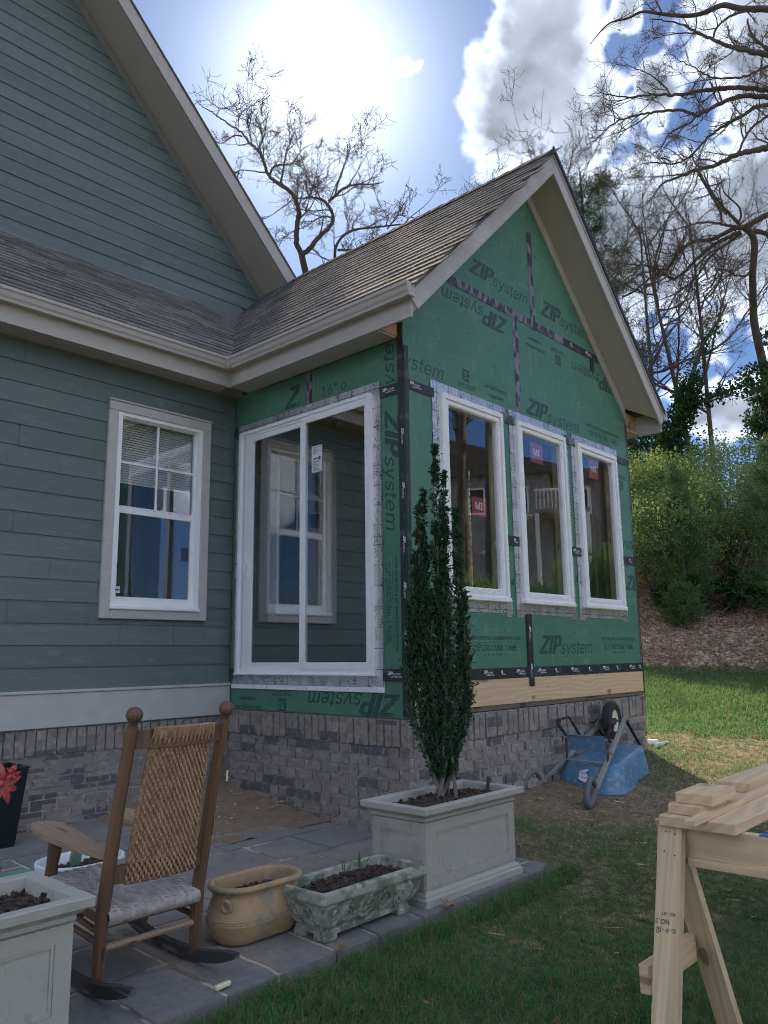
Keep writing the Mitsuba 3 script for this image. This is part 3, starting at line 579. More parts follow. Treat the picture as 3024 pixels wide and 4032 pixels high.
# print on the tape
def tapeprint(x, z, k, rot=0, plane='front', off=-.0175):
    if k == 0: m = cat([brand(.026, plane, off, x, z + .010, rot, .13)] + ([text_at('FLASHING TAPE', .010, plane, off, x + .035, z - .008, rot, True)] if rot == 0 else []))
    else: m = cat([prism(sbox(x, z + .012, x + .024, z + .032), plane, off, .0008), prism(sbox(x + .008, z - .006, x + .018, z + .010), plane, off, .0008), text_at('Fiber', .012, plane, off, x + .024, z - .006, rot)])
    return m
ms = [tapeprint(x, 1.135, k) for x, k in ((.92, 0), (1.17, 1), (1.40, 0), (1.75, 0), (2.05, 1), (2.33, 0), (2.68, 1), (2.97, 0), (3.27, 1), (3.56, 0), (3.80, 1))]
ms += [tapeprint(2.51, 2.29, 0, off=-.0135), tapeprint(1.46, 2.29, 1, off=-.0135), tapeprint(3.74, 2.29, 1, off=-.0135), tapeprint(2.70, 4.515, 1, off=-.0105), tapeprint(3.02, 4.515, 0, off=-.0105), tapeprint(.06, 3.415, 0, off=-.0125)]
ms += [brand(.026, 'front', -.0185, 1.635, 1.55 - .33 * k, -90, .13) for k in range(2)] + [brand(.024, 'side', -.0145, -.018, z, -90, .13) for z in (3.05, 2.62, 2.2, 1.85, 1.5)]
ms += [tapeprint(-.20, 1.15, 0, plane='side', off=-.0125), tapeprint(-.22, 3.38, 0, plane='side', off=-.0125)]
for m in ms: put(S + 'lettering', m, 'white_print')
# factory print on the panels
o = -.0003
pr = lambda m: put(S + 'lettering', m, 'print_ink')
pr(brand(.168, 'front', o, 1.81, 1.30, 0, 1.0)); pr(brand(.168, 'front', o, 1.77, 3.565, 0, 1.02)); pr(brand(.16, 'front', o, .93, 4.71, 0, .97)); pr(brand(.18, 'front', o, 2.14, 4.69, 0, 1.0))
pr(brand(.168, 'front', o, 1.52, 4.43, 180, 1.0)); pr(brand(.168, 'front', o, 3.72, 4.36, 180, 1.0))
def clip(m, ax, lo, hi):
    tm = trimesh.Trimesh(*m, process=False)
    for nrm, at in (((1, lo),) + ((-1, hi),)):
        n3 = [0, 0, 0]; n3[ax] = nrm; p3 = [0, 0, 0]; p3[ax] = at
        tm = trimesh.intersections.slice_mesh_plane(tm, n3, p3)
    return np.array(tm.vertices), np.array(tm.faces)
pr(clip(brand(.168, 'front', o, -.50, 3.565, 0, 1.02), 0, .055, 2)); pr(clip(brand(.168, 'front', o, 3.10, 2.43, 0, 1.02), 0, 3.62, LX - .025)); pr(clip(brand(.168, 'front', o, .35, 2.43, 0, 1.0), 0, .06, .34))
pr(clip(brand(.168, 'front', o, 3.64, 1.97, 0, .9), 0, 3.6, LX - .025)); pr(clip(brand(.168, 'front', o, 1.395, 1.90, 0, .9), 0, 1.39, 1.465)); pr(clip(brand(.15, 'front', o, 2.53, 2.0, 0, .9), 0, 2.525, 2.585))
def panel_note(plane, x, z, w, rot=0, date=True):
    a = math.radians(rot); q = lambda dx, dz: (x + dx * math.cos(a) - dz * math.sin(a), z + dx * math.sin(a) + dz * math.cos(a))
    m = [text_at('7/16" STRUCTURAL 1 PANEL', .052, plane, o, *q(0, 0), rot, True, 0, w), text_at('WATER-RESISTIVE & AIR BARRIER PROTECTION', .030, plane, o, *q(-.04, .092), rot, True, 0, w * 1.15)]
    if date: m.append(text_at('12-26-24  1413 CC 9', .018, plane, o, *q(w * .25, -.038), rot, False, 0, w * .45))
    b, c = q(-.04, .070), q(w * 1.1, .073)
    m.append(prism(LineString([b, c]).buffer(.002, cap_style=2), plane, o, .0008))
    return cat(m)
pr(panel_note('front', 3.05, 1.335, .66)); pr(panel_note('front', .79, 1.33, .66)); pr(panel_note('front', 3.0, 3.60, .66))
def box30(plane, x, z, h, rot):
    a = math.radians(rot); q = lambda dx, dz: (x + dx * math.cos(a) - dz * math.sin(a), z + dx * math.sin(a) + dz * math.cos(a))
    n = meshkit.text_mesh('30', h * .62, .0009, True); c = unary_union([Polygon(t[:, :2]) for t in np.array(n.vertices)[np.array(n.faces)] if abs(np.cross(t[1, :2] - t[0, :2], t[2, :2] - t[0, :2])) > 1e-9]).buffer(.0006)
    c = affinity.translate(c, h * .1, h * .19); b = sbox(0, 0, h * .95, h).difference(c)
    m = []
    for gq in getattr(b, 'geoms', [b]):
        if gq.area > 1e-6: e = trimesh.creation.extrude_polygon(gq, .0009, engine='earcut'); m.append((np.array(e.vertices), np.array(e.faces)))
    return cat([flat(cat(m), plane, o, x, z, rot), text_at('YEAR SYSTEM', .022, plane, o, *q(-.07, -.042), rot, True, 0, .25), text_at('LIMITED WARRANTY', .012, plane, o, *q(-.07, -.064), rot, True, 0, .25)])
def join(plane, x, z, rot, w=.36):
    a = math.radians(rot); q = lambda dx, dz: (x + dx * math.cos(a) - dz * math.sin(a), z + dx * math.sin(a) + dz * math.cos(a))
    return cat([text_at('Join the revolution.', .032, plane, o, *q(0, 0), rot, True, 0, w), text_at('#zipsystem', .032, plane, o, *q(w * .22, -.075), rot, True, 0, w * .6)])
pr(box30('front', .78, 3.64, .11, 0)); pr(join('front', 1.10, 3.665, 0)); pr(box30('front', 2.49, 4.335, .105, 180)); pr(join('front', 2.19, 4.30, 180)); pr(box30('front', 3.745, 3.20, .105, 180))
pr(brand(.165, 'side', o, -.09, 1.018, 180, 1.02)); pr(box30('side', -1.385, .955, .108, 180)); pr(join('side', -1.72, .880, 180, .38))
pr(brand(.165, 'side', o, -.205, 3.235, -90, .98)); pr(panel_note('side', -.215, 2.03, .64, -90))
pr(clip(brand(.165, 'side', o, -.10, 2.95, 90, 1.0), 2, 3.45, 3.79)); pr(clip(brand(.20, 'side', o, -1.44, 3.52, 0, 1.1), 1, 1.24, 1.5)); pr(text_at('16" o', .09, 'side', o, -.96, 3.53, 0))
put(S + 'nail_row', cat([prism(Point(x, 1.575 + .004 * math.sin(9 * x)).buffer(.008, 3).difference(Point(x, 1.575 + .004 * math.sin(9 * x)).buffer(.005, 3)), 'front', o, .0008) for x in np.arange(.9, 3.85, .17)] + [prism(Point(*q).buffer(.0055, 3), 'front', o, .0008) for q in np.stack([rng.uniform(.1, 3.8, 70), rng.uniform(3.6, 4.4, 70)], 1)]), 'print_ink')
for x in (.05, .46, .86, 1.27, 1.62, 1.68, 2.08, 2.48, 2.88, 3.28, 3.84):
    zz = [z for z in np.arange(1.30, 5.8, .20) if z < 4.25 + min(x, LX - x) - .25 and not any(a - .1 < x < b + .1 and WB - .14 < z < WT + .1 for a, b in WINS)]
    if zz: tag(put(S + 'nail_row', cat([cbox(x - .006 + d_, x + .006 + d_, -.0022, .002, z - .006, z + .006, .002) for z in zz for d_ in [rng.normal(0, .006)]]), 'dark_iron'), None, None, None, 'stuff')
# sliding door
Dk = S + 'sliding_door'
put(Dk, cat([prism(ring(-DY1, -DY0, DZ0, DZ1, .030, .022), 'side', .02, .065), prism(ring(-DY1 + .01, -DY0 - .01, DZ0 + .006, DZ1 - .01, .045, .040), 'side', .02, .050)]), 'white_vinyl')
put(Dk + '__threshold', cbox(-.062, .0, DY0 - .004, DY1 + .004, DZ0 - .014, DZ0 + .004, .004), 'white_vinyl')
put(Dk + '__sliding_panel', prism(ring(-1.985, -1.118, DZ0 + .035, DZ1 - .045, .118, .058, .060).union(sbox(-1.18, DZ0 + .035, -1.118, DZ1 - .045)).difference(sbox(-1.865, DZ0 + .093, -1.18, DZ1 - .105)), 'side', .0, .022), 'white_vinyl')
put(Dk + '__fixed_panel', prism(sbox(-1.176, DZ0 + .035, -.360, DZ1 - .035).difference(sbox(-1.112, DZ0 + .093, -.392, DZ1 - .095)), 'side', -.024, .018), 'white_vinyl')
put(Dk + '__pane', quad((-.008, 1.87, DZ0 + .09), (-.008, 1.175, DZ0 + .09), (-.008, 1.175, DZ1 - .1), (-.008, 1.87, DZ1 - .1)), 'pane_glass')
put(Dk + '__pane', quad((-.032, 1.115, DZ0 + .09), (-.032, .388, DZ0 + .09), (-.032, .388, DZ1 - .09), (-.032, 1.115, DZ1 - .09)), 'pane_glass')
hd = put(Dk + '__handle', cbox(-.034, -.023, 1.908, 1.938, 2.005, 2.19, .006), 'white_vinyl')
put(hd + '__grip', tube([(-.03, 1.922, 2.035), (-.062, 1.922, 2.05), (-.066, 1.922, 2.10), (-.062, 1.922, 2.145), (-.03, 1.922, 2.16)], .008, 8), 'white_vinyl', smooth=40)
st = put(Dk + '__sticker', prism(sbox(-1.035, 2.855, -.905, 3.09), 'side', -.0325, .0006), 'white_print')
put(st + '__lettering', cat([prism(sbox(-1.03 + .012, z, -.918 - .03 * (i % 3), z + .004), 'side', -.0332, .0006) for i, z in enumerate(list(np.arange(2.87, 2.955, .012)) + list(np.arange(3.02, 3.08, .014)))] + [prism(sbox(-1.018, 2.972, -.96, 2.982), 'side', -.0332, .0006), prism(sbox(-.95, 2.962, -.925, 2.99), 'side', -.0332, .0006)]), 'black_tape')
# roof: deck, shingles, ridge caps, fascia, soffits, gutters
XE = -.27
yv = lambda x: 1.92 + (x - XE) * (2.18 / 1.64)
put(S + 'roof', cat([sloped(Polygon([(XE, -.355), (1.951, -.355), (1.951, 4.4), (1.43, 4.2), (XE, 1.92)]), lambda x, y: 4.305 + x, .03, -.004), sloped(Polygon([(1.951, -.355), (LX - XE, -.355), (LX - XE, 4.4), (1.951, 4.4)]), lambda x, y: 8.207 - x, .03, .004)]), 'shingle_dark')
r2 = math.sqrt(.5)
lay_shingles(S + 'roof__shingle', (XE - .02, 4.22, 4.017), (0, -1, 0), (r2, 0, r2), 22, lambda k: 4.22 - min(4.12, yv(XE + .143 * k * r2) + .06), lambda k: 4.22 + .37)
for k in range(22):
    y = -.36 + .178 * k
    put(S + 'roof__ridge_cap', (np.array([(1.951 + s * .13 * (1 if s else 0), yy, 6.282 - abs(s) * .125 + (.010 if yy == y else .0)) for yy in (y, y + .24) for s in (-1, 0, 1)]), np.array([[0, 1, 4], [0, 4, 3], [1, 2, 5], [1, 5, 4]])), 'shingle_dark')
xm = LX / 2
put(S + 'roof__edge', prism(Polygon([(LX + .30, 3.985), (LX + .30, 4.05), (xm + .001, 6.315), (xm + .001, 6.25)]), 'front', -.343, .02), 'black_rubber')
put(S + 'fascia', prism(Polygon([(-.207, 3.865), (-.275, 3.93), (-.275, 4.005), (xm, 6.231), (xm, 6.02)]), 'front', -.319, .022), 'trim')
put(S + 'fascia', prism(Polygon([(LX + .207, 3.865), (LX + .275, 3.93), (LX + .275, 4.005), (xm + .001, 6.231), (xm + .001, 6.02)]), 'front', -.319, .022), 'trim')
put(S + 'rake_trim', prism(Polygon([(-.27, 3.99), (-.27, 4.025), (xm, 6.246), (xm, 6.211)]), 'front', -.3415, .012), 'trim')
put(S + 'rake_trim', prism(Polygon([(LX + .27, 3.99), (LX + .27, 4.025), (xm + .001, 6.246), (xm + .001, 6.211)]), 'front', -.3415, .012), 'trim')
put(S + 'soffit', sloped(Polygon([(-.16, -.318), (xm, -.318), (xm, -.001), (-.0, -.001)]), lambda x, y: 4.105 + x, .014), 'soffit_paint')
put(S + 'soffit', sloped(Polygon([(xm + .001, -.318), (LX + .16, -.318), (LX, -.001), (xm + .001, -.001)]), lambda x, y: 8.007 - x, .014), 'soffit_paint')
put(S + 'frieze_board', prism(Polygon([(.02, 4.10), (.02, 3.95), (.10, 4.03), (xm, 5.88), (xm, 6.035)]), 'front', -.0015, .02), 'trim')
put(S + 'frieze_board', prism(Polygon([(LX - .02, 4.10), (LX - .02, 3.95), (LX - .10, 4.03), (xm + .001, 5.88), (xm + .001, 6.035)]), 'front', -.0015, .02), 'trim')
put(S + 'eave_soffit', cbox(-.238, -.013, .06, LY - .235, ZT, ZT + .012, .001), 'soffit_paint'); put(S + 'eave_soffit', cbox(LX + .013, LX + .238, -.06, 3.2, ZT, ZT + .012, .001), 'soffit_paint')
put(S + 'fascia', cbox(-.262, -.241, -.318, LY - .262, ZT - .012, 4.03, .002), 'soffit_paint'); put(S + 'fascia', cbox(LX + .241, LX + .262, -.318, 3.4, ZT - .012, 4.03, .002), 'soffit_paint')
put(S + 'eave_blocking', cbox(-.235, -.006, .05, .088, ZT + .013, 4.04, .002), 'raw_wood'); put(S + 'eave_blocking', cbox(LX + .006, LX + .235, -.01, .028, ZT + .013, 4.04, .002), 'raw_wood')
gk = gutter(S + 'gutter', lambda o, z: (-o, -.357, z), lambda o, z: (-o, LY - o, z), 1)
put(gk + '__end_cap', (lambda v: (np.array([(-a, -.358, b) for a, b in PROF[:8]]), capf(8, 0)))(0), 'soffit_paint')
gk = gutter(S + 'gutter', lambda o, z: (LX + o, -.357, z), lambda o, z: (LX + o, 3.6, z), 1)
put(gk + '__end_cap', (np.array([(LX + a, -.358, b) for a, b in PROF[:8]]), capf(8, 0, True)), 'soffit_paint')
# ------------------------------------------------------------------ ground
def hills(x, y):
    s = (x + 4.4647) * .7353 + (y + 3.8834) * .6777
    yy = np.clip(y, -1.15, 40.0)
    left = .03 * np.clip(yy, -1.15, 2.3) - .05 + .085 * np.minimum(y + 1.15, 0).clip(-9)
    t = np.clip(y + 1.0, 0, 1); 
    rightz = -.03 + .13 * t + .045 * np.clip(x, 0, 4) + .085 * np.minimum(y + 1.0, 0).clip(-9) + .02 * np.clip(y, 0, 8)
    w = np.clip((x + .05) / .45, 0, 1); w = w * w * (3 - 2 * w)
    z = left * (1 - w) + rightz * w
    k = np.clip((x - 1.5) / 2.5, 0, 1); 
    z = np.where(y < -1, z + .03 * k * np.clip(-(y + 1), 0, 3), z)
    z = z + .112 * np.clip(s - 8.8, 0, 5.4) + .45 * np.clip(s - 14.2, 0, 6.5) + .28 * np.clip(s - 20.7, 0, 7) + .08 * np.clip(s - 27.7, 0, 40)
    return z + .035 * (meshkit.fbm(np.stack([x * .9, y * .9, x * 0], -1), 3) - .5) * np.clip((np.hypot(x + 1.6, y - .3) - 2.6) / 2, 0, 1)
def axis_grid(lo, hi, fine, far):
    a = np.arange(lo, hi + 1e-6, fine); out = [a]; s, q = fine, hi
    left, right = [], []
    x = hi
    while x < far: s *= 1.22; x += s; right.append(x)
    s, x = fine, lo
    while x > -far: s *= 1.22; x -= s; left.append(x)
    return np.concatenate([left[::-1], a, right])
gx, gy = axis_grid(-4.6, 15, .09, 420), axis_grid(-5, 9, .09, 420)
X, Y = np.meshgrid(gx, gy, indexing='ij'); Z = hills(X, Y)
ni, nj = X.shape; i, j = np.meshgrid(np.arange(ni - 1), np.arange(nj - 1), indexing='ij'); k = i * nj + j
cx, cy = (X[:-1, :-1] + X[1:, 1:]) / 2, (Y[:-1, :-1] + Y[1:, 1:]) / 2
under = ((cx > .15) & (cx < LX - .15) & (cy > .15)) | ((cx < LX - .6) & (cy > LY + .15) & (cx > -8.8) & (cy < 11.8))
F = np.stack([np.stack([k, k + nj, k + nj + 1], -1), np.stack([k, k + nj + 1, k + 1], -1)], 2)[~under].reshape(-1, 3)
tag(put('ground', (np.stack([X, Y, Z], -1).reshape(-1, 3), F), 'ground_soil', smooth=True), 'sloping yard of worn soil and thatch that rises to a leaf strewn bank', None, None, 'structure')
# patio: stones bedded in sand, each a chipped slab
pz = lambda y: .03 * y
def patio_poly():
    return Polygon([(-6.2, -1.10), (.06, -1.03), (.20, -.98), (.22, -.62), (.0, -.60), (-.005, .98), (-.55, 1.12), (-1.02, 1.34), (-1.28, 2.18), (-6.2, 2.18)])
PP = patio_poly()
tag(put('patio', sloped(PP.buffer(-.01), lambda x, y: .03 * y - .004, .10), 'joint_sand'), 'flagstone patio with sandy joints in front of the brick foundation', None, None, 'structure')
ys = [-1.12, -.60, -.18, .28, .72, 1.14, 1.55, 2.2]
for r in range(len(ys) - 1):
    x = -6.3 - .2 * (r % 3)
    while x < .3:
        w = float(rng.choice([.42, .62, .62, .82]))
        cells = [(x, x + w, ys[r], ys[r + 1])]
        if w > .6 and rng.random() < .35: m = x + w * .45; cells = [(x, m, ys[r], ys[r + 1]), (m, x + w, ys[r], ys[r + 1])]
        elif w < .5 and rng.random() < .4: m = (ys[r] + ys[r + 1]) / 2; cells = [(x, x + w, ys[r], m), (x, x + w, m, ys[r + 1])]
        for a, b, c, d in cells:
            q = sbox(a + .007, c + .007, b - .007, d - .007).intersection(PP)
            if q.is_empty or q.area < .006: continue
            q = max(getattr(q, 'geoms', [q]), key=lambda t: t.area)
            q = q.segmentize(.05); co = np.array(q.exterior.coords)[:-1]
            co = co + (np.stack([meshkit.noise(np.column_stack([co * 23, co[:, :1] * 0])), meshkit.noise(np.column_stack([co * 23 + 7, co[:, :1] * 0]))], 1) - .5) * .018
            q = Polygon(co).buffer(0); q = max(getattr(q, 'geoms', [q]), key=lambda t: t.area)
            if q.area < .004: continue
            inner = q.buffer(-.005); inner = max(getattr(inner, 'geoms', [inner]), key=lambda t: t.area)
            dz = rng.uniform(-.003, .004); tx, ty = rng.normal(0, .004, 2); cxx, cyy = q.centroid.coords[0]
            f1 = lambda X_, Y_: .03 * Y_ + dz + tx * (X_ - cxx) + ty * (Y_ - cyy)
            m = cat([sloped(q, lambda X_, Y_: f1(X_, Y_) - .004, .05), sloped(inner, lambda X_, Y_: f1(X_, Y_), .012)])
            put('patio__paving_stone', m, 'flagstone')
        x += w
# mound of bare clay in the corner between the two walls
a, b = np.meshgrid(np.linspace(-1.45, .0, 60), np.linspace(.85, LY + .0, 60), indexing='ij')
dedge = np.clip(1.2 * (b - (1.02 - .28 * a - .0)) , -.2, 1); hmound = .02 + .03 * b + np.clip(dedge * .085, -.08, .060) + .065 * np.clip(1 + a / .5, 0, 1) * np.clip((b - 1.6) / .6, 0, 1) + .035 * (meshkit.fbm(np.stack([a * 9, b * 9, a * 0], -1), 5) - .5)
hmound = hmound + .03 * (meshkit.fbm(np.stack([a * 4, b * 4, a * 0 + 3], -1), 3) - .5)
hmound = np.where(a < -1.05, hmound - .1 * np.clip((-1.05 - a) / .25, 0, 1.5), hmound)
k = (np.arange(59)[:, None] * 60 + np.arange(59)[None]).ravel()
tag(put('bare_soil', (np.stack([a, b, hmound], -1).reshape(-1, 3), np.vstack([np.stack([k, k + 60, k + 61], 1), np.stack([k, k + 61, k + 1], 1)])), 'bare_clay', smooth=True), 'mound of bare brown soil in the corner of the brick walls', None, None, 'structure')
def zground(x, y):
    x, y = np.asarray(x, float), np.asarray(y, float)
    return np.where((x < .2) & (y > -1.08) & (y < 2.2), .03 * y, hills(x, y))
# ------------------------------------------------------------------ grass, straw, litter
def blades(n, area, dens, hgt, wid, lean=.5, key='grass'):
    x = rng.uniform(area[0], area[1], n); y = rng.uniform(area[2], area[3], n)
    nz = meshkit.fbm(np.stack([x * 1.3, y * 1.3, x * 0], -1), 4)
    keep = rng.random(n) < dens(x, y, nz)
    keep &= ~((y > -1.09) & (x < .24) & (y < 2.3)) & ~((x > -.02) & (x < LX + .02) & (y > -.03)) & ~((x < 3.6) & (y > 2))
    x, y = x[keep], y[keep]; m = len(x); z = hills(x, y) - .004
    h = hgt(x, y) * rng.uniform(.45, 1.25, m); th = rng.uniform(0, 2 * np.pi, m); w = wid(x, y) * rng.uniform(.7, 1.3, m)
    l = lean * rng.normal(size=(m, 2)) * h[:, None] * .9; ca, sa = np.cos(th) * w, np.sin(th) * w
    p = np.stack([x, y, z], 1); mid = p + np.stack([l[:, 0] * .35, l[:, 1] * .35, h * .6], 1); tip = p + np.stack([l[:, 0], l[:, 1], h * np.clip(1 - .25 * np.hypot(*l.T) / h, .3, 1)], 1)
    o = np.stack([ca, sa, 0 * ca], 1)
    v = np.stack([p - o, p + o, mid + o * .7, mid - o * .7, tip], 1).reshape(-1, 3); q = np.arange(m)[:, None] * 5
    return v, np.vstack([q + [0, 1, 2], q + [0, 2, 3], q + [3, 2, 4]])
SD = lambda x, y: (x + 4.4647) * .7353 + (y + 3.8834) * .6777
def d_near(x, y, nz):
    edge = np.clip((-.55 - y + .3 * (nz - .5)) / .5, 0, 1); bare = np.clip(1.1 - .34 * np.clip(x + 1.6, 0, 3) - 1.1 * (nz - .40), .12, 1)
    wl = np.clip((x + .25 + 1.6 * (nz - .5)) / 1.0, 0, 1); return (1 - wl + edge * wl) * bare
cl = lambda x, y: .55 + .95 * meshkit.noise(np.stack([x * 7, y * 7, x * 0], -1)) * meshkit.noise(np.stack([x * 2.1 + 9, y * 2.1, x * 0], -1)) * 2
near = blades(380000, (-4.2, 2.6, -4.4, -.4), d_near, lambda x, y: (.056 - .011 * np.clip(x + 1.4, 0, 2)) * cl(x, y), lambda x, y: .0018 + 0 * x, .55)
edge = blades(16000, (-4.2, .25, -1.22, -1.085), lambda x, y, nz: np.clip((nz - .38) * 4, .1, 1), lambda x, y: .075 + 0 * x, lambda x, y: .0015 + 0 * x, .7)
def d_far(x, y, nz):
    s = SD(x, y) + .7 * (nz - .5)
    return np.clip((s - 7.0) / 1.6, .04, 1) * (s < 14.3) * np.clip(1.5 - 1.6 * np.abs(nz - .55) * (s < 10.5), .2, 1) * np.where((s < 9.4), np.clip((nz - .33) * 6, .15, 1), 1)
far = blades(420000, (2.4, 17, -3.6, 9), d_far, lambda x, y: .055 + .012 * np.clip(SD(x, y) - 9, 0, 3), lambda x, y: .0035 + .0006 * np.clip(SD(x, y) - 8, 0, 5), .6)
tag(put('grass', cat([near, edge, far]), 'grass_blade'), 'green lawn grass, dense by the patio and sunlit beyond the house', 'grass', None, 'stuff')
dry = cat([blades(60000, (-3.6, 4.5, -4.3, .2), lambda x, y, nz: .25 + .5 * np.clip(x + 1.2, 0, 1), lambda x, y: .028 + 0 * x, lambda x, y: .0017 + 0 * x, 1.8), blades(60000, (2.5, 10, -3.0, 2.5), lambda x, y, nz: np.clip(1.25 - .13 * SD(x, y), .03, 1), lambda x, y: .04 + 0 * x, lambda x, y: .003 + 0 * x, 1.8)])
tag(put('thatch', dry, 'dry_blade'), 'dry brown thatch scattered over the worn part of the lawn', 'thatch', None, 'stuff')
n = 90000; x = rng.uniform(5, 24, n); y = rng.uniform(-4, 12, n); s = SD(x, y) + .7 * (meshkit.fbm(np.stack([x * 1.3, y * 1.3, x * 0], -1), 4) - .5)
kp = (s > 13.9) & (s < 19.5) & (rng.random(n) < np.clip(1.25 - .16 * (s - 14), .25, 1)); x, y = x[kp], y[kp]
pos = np.stack([x, y, hills(x, y) + rng.uniform(.0, .05, len(x))], 1)
tag(put('pine_straw', leaves(pos, .19, .55, .085, np.stack([rng.normal(size=len(x)), rng.normal(size=len(x)), .25 * rng.normal(size=len(x))], 1)), 'straw_piece'), 'brown pine straw and dead leaves on the bank below the bushes', 'straw', None, 'stuff')
n = 26000; x = rng.uniform(5, 24, n); y = rng.uniform(-4, 12, n); s = SD(x, y); kp = (s > 14.2) & (s < 21.5) & (rng.random(n) < np.where(s < 16, .22, 1)); x, y = x[kp], y[kp]
tag(put('leaf_litter', leaves(np.stack([x, y, hills(x, y) + rng.uniform(.0, .06, len(x))], 1), .10, .8, .6, np.stack([rng.normal(size=len(x)), rng.normal(size=len(x)), .4 * rng.normal(size=len(x))], 1)), 'dead_leaf'), 'dead leaves lying in drifts under the bushes on the bank', 'leaf litter', None, 'stuff')
# ------------------------------------------------------------------ planters and pots
def mulch_bed(x0, x1, y0, y1, z, label, n, mound=.02, size=.03):
    a, b = np.meshgrid(np.linspace(x0, x1, 24), np.linspace(y0, y1, 16), indexing='ij')
    c = z + mound * np.sin(np.pi * (a - x0) / (x1 - x0)) * np.sin(np.pi * (b - y0) / (y1 - y0)) + .012 * (meshkit.noise(np.stack([a * 40, b * 40, a * 0], -1)) - .5)
    k = (np.arange(23)[:, None] * 16 + np.arange(15)[None]).ravel()
    bed = (np.stack([a, b, c], -1).reshape(-1, 3), np.vstack([np.stack([k, k + 16, k + 17], 1), np.stack([k, k + 17, k + 1], 1)]))
    px, py = rng.uniform(x0 + .01, x1 - .01, n), rng.uniform(y0 + .01, y1 - .01, n)
    pzz = z + mound * np.sin(np.pi * (px - x0) / (x1 - x0)) * np.sin(np.pi * (py - y0) / (y1 - y0))
    ms = [bed]
    for i in range(n):
        L = size * rng.uniform(.5, 1.5); d = rng.normal(size=3) * (1, 1, .35); d /= np.linalg.norm(d); p = np.array([px[i], py[i], pzz[i] + rng.uniform(0, .012)])
        ms.append(beam(p - d * L / 2, p + d * L / 2, L * rng.uniform(.25, .5), L * .16, rng.normal(size=3), .001))
    return tag(put('bark_mulch', cat(ms), 'mulch'), label, 'mulch', None, 'stuff')
def box_planter(x0, x1, y0, y1, z, label):
    P = put('planter_box', cat([loft([rect(x0, x1, y0, y1, z + a, o) for a, o in [(.0, .0), (.035, .0), (.042, -.012), (.055, -.014), (.066, -.030), (.075, -.034), (.43, -.040)]])]), 'planter_paint')
    tag(P, label, 'planter')
    put(P + '__rim', loft([rect(x0, x1, y0, y1, z + a, o) for a, o in [(.425, -.038), (.432, -.026), (.448, -.026), (.455, -.014), (.470, .004), (.476, .018), (.506, .020), (.510, .016), (.510, -.030), (.503, -.036), (.43, -.050), (.40, -.05)]]), 'planter_paint')
    for plane, u0, u1, off in (('front', x0 + .034, x1 - .034, y0 + .0345), ('side', -y1 + .034, -y0 - .034, x0 + .0345)):
        q = ring(u0 + .001, u1 - .001, z + .082, z + .424, .062, .055, .055); i = [u0 + .064, u1 - .064, z + .138, z + .368]
        put(P + '__panel_frame', cat([prism(q, plane, off + .004, .012), prism(ring(*i, .012).buffer(0), plane, off + .003, .006)]), 'planter_paint')
        if plane == 'side': q2 = prism(ring(x0 + .035, x1 - .035, z + .082, z + .424, .062), 'front', y0 + .03, .001)
    m = [cbox(x1 - .046, x1 - .030, y0 + .036, y1 - .036, z + .08, z + .42, .002)]
    put(P + '__panel_frame', cat(m), 'planter_paint')
    return P
box_planter(-1.02, -.088, -.985, -.53, -.028, 'large cream panelled planter box at the patio corner, holding the tall narrow evergreen')
mulch_bed(-.985, -.125, -.95, -.565, .436, 'dark bark mulch round the stems in the planter with the evergreen', 260)
box_planter(-3.92, -2.985, -1.062, -.59, -.03, 'cream planter box without a plant, cut off by the lower left edge')
mulch_bed(-3.88, -3.025, -1.02, -.63, .425, 'dark bark chips in the unplanted planter at the lower left edge', 260, .03, .036)
for p, q in (((-.36, -.60, .43), (-.352, -.602, .515)), ((-.185, -.80, .43), (-.155, -.80, .535))):
    tag(put('irrigation_stake', tube([p, q], [.009, .011], 8), 'dark_iron', smooth=40), 'short dark stake in the mulch beside the evergreen stems' if q[0] < -.3 else 'taller leaning dark stake at the right corner of the planter with the evergreen', 'stake')
# oval clay pot
def stadium(cx, cy, hl, r, z, n=40):
    th = np.arange(n) * 2 * np.pi / n
    return np.stack([cx + r * np.cos(th) + np.where(np.cos(th) > 1e-9, hl, np.where(np.cos(th) < -1e-9, -hl, 0)), cy + r * np.sin(th), z + 0 * th], 1)
cx, cy, z0 = -1.865, -.60, -.016
prof = [(0, .095), (.006, .102), (.02, .114), (.05, .134), (.085, .147), (.094, .151), (.099, .148), (.104, .152), (.109, .148), (.114, .151), (.12, .146), (.15, .141), (.18, .130), (.205, .120), (.213, .119), (.216, .124), (.220, .121), (.223, .126), (.227, .123), (.231, .132), (.238, .144), (.246, .147), (.254, .145), (.260, .138), (.262, .130), (.258, .121), (.246, .114), (.19, .111), (.16, .115)]
v, f = loft([stadium(cx, cy, .108, r, z0 + a) for a, r in prof]); f = np.vstack([f, capf(40, 0, True)])
cp = tag(put('clay_pot', (v, f), 'clay', smooth=50), 'oval tan clay pot with ring handle, between rocking chair and stone trough', 'pot')
th = np.linspace(0, 2 * np.pi, 17)
put(cp + '__handle', tube(np.stack([-2.095 - .003 * np.cos(th) + .010 * np.sin(th), -.675 - .022 * np.sin(th) * .9, .168 + .024 * np.cos(th)], 1), .0085, 8, False), 'clay', smooth=40)
put(cp + '__handle', tube(np.stack([-1.622 + 0 * th, -.60 - .024 * np.sin(th), .168 + .024 * np.cos(th)], 1), .0085, 8, False), 'clay', smooth=40)
mulch_bed(cx - .19, cx + .19, cy - .095, cy + .095, .165, 'dark crumbly mulch inside the oval clay pot', 150, .035, .022)
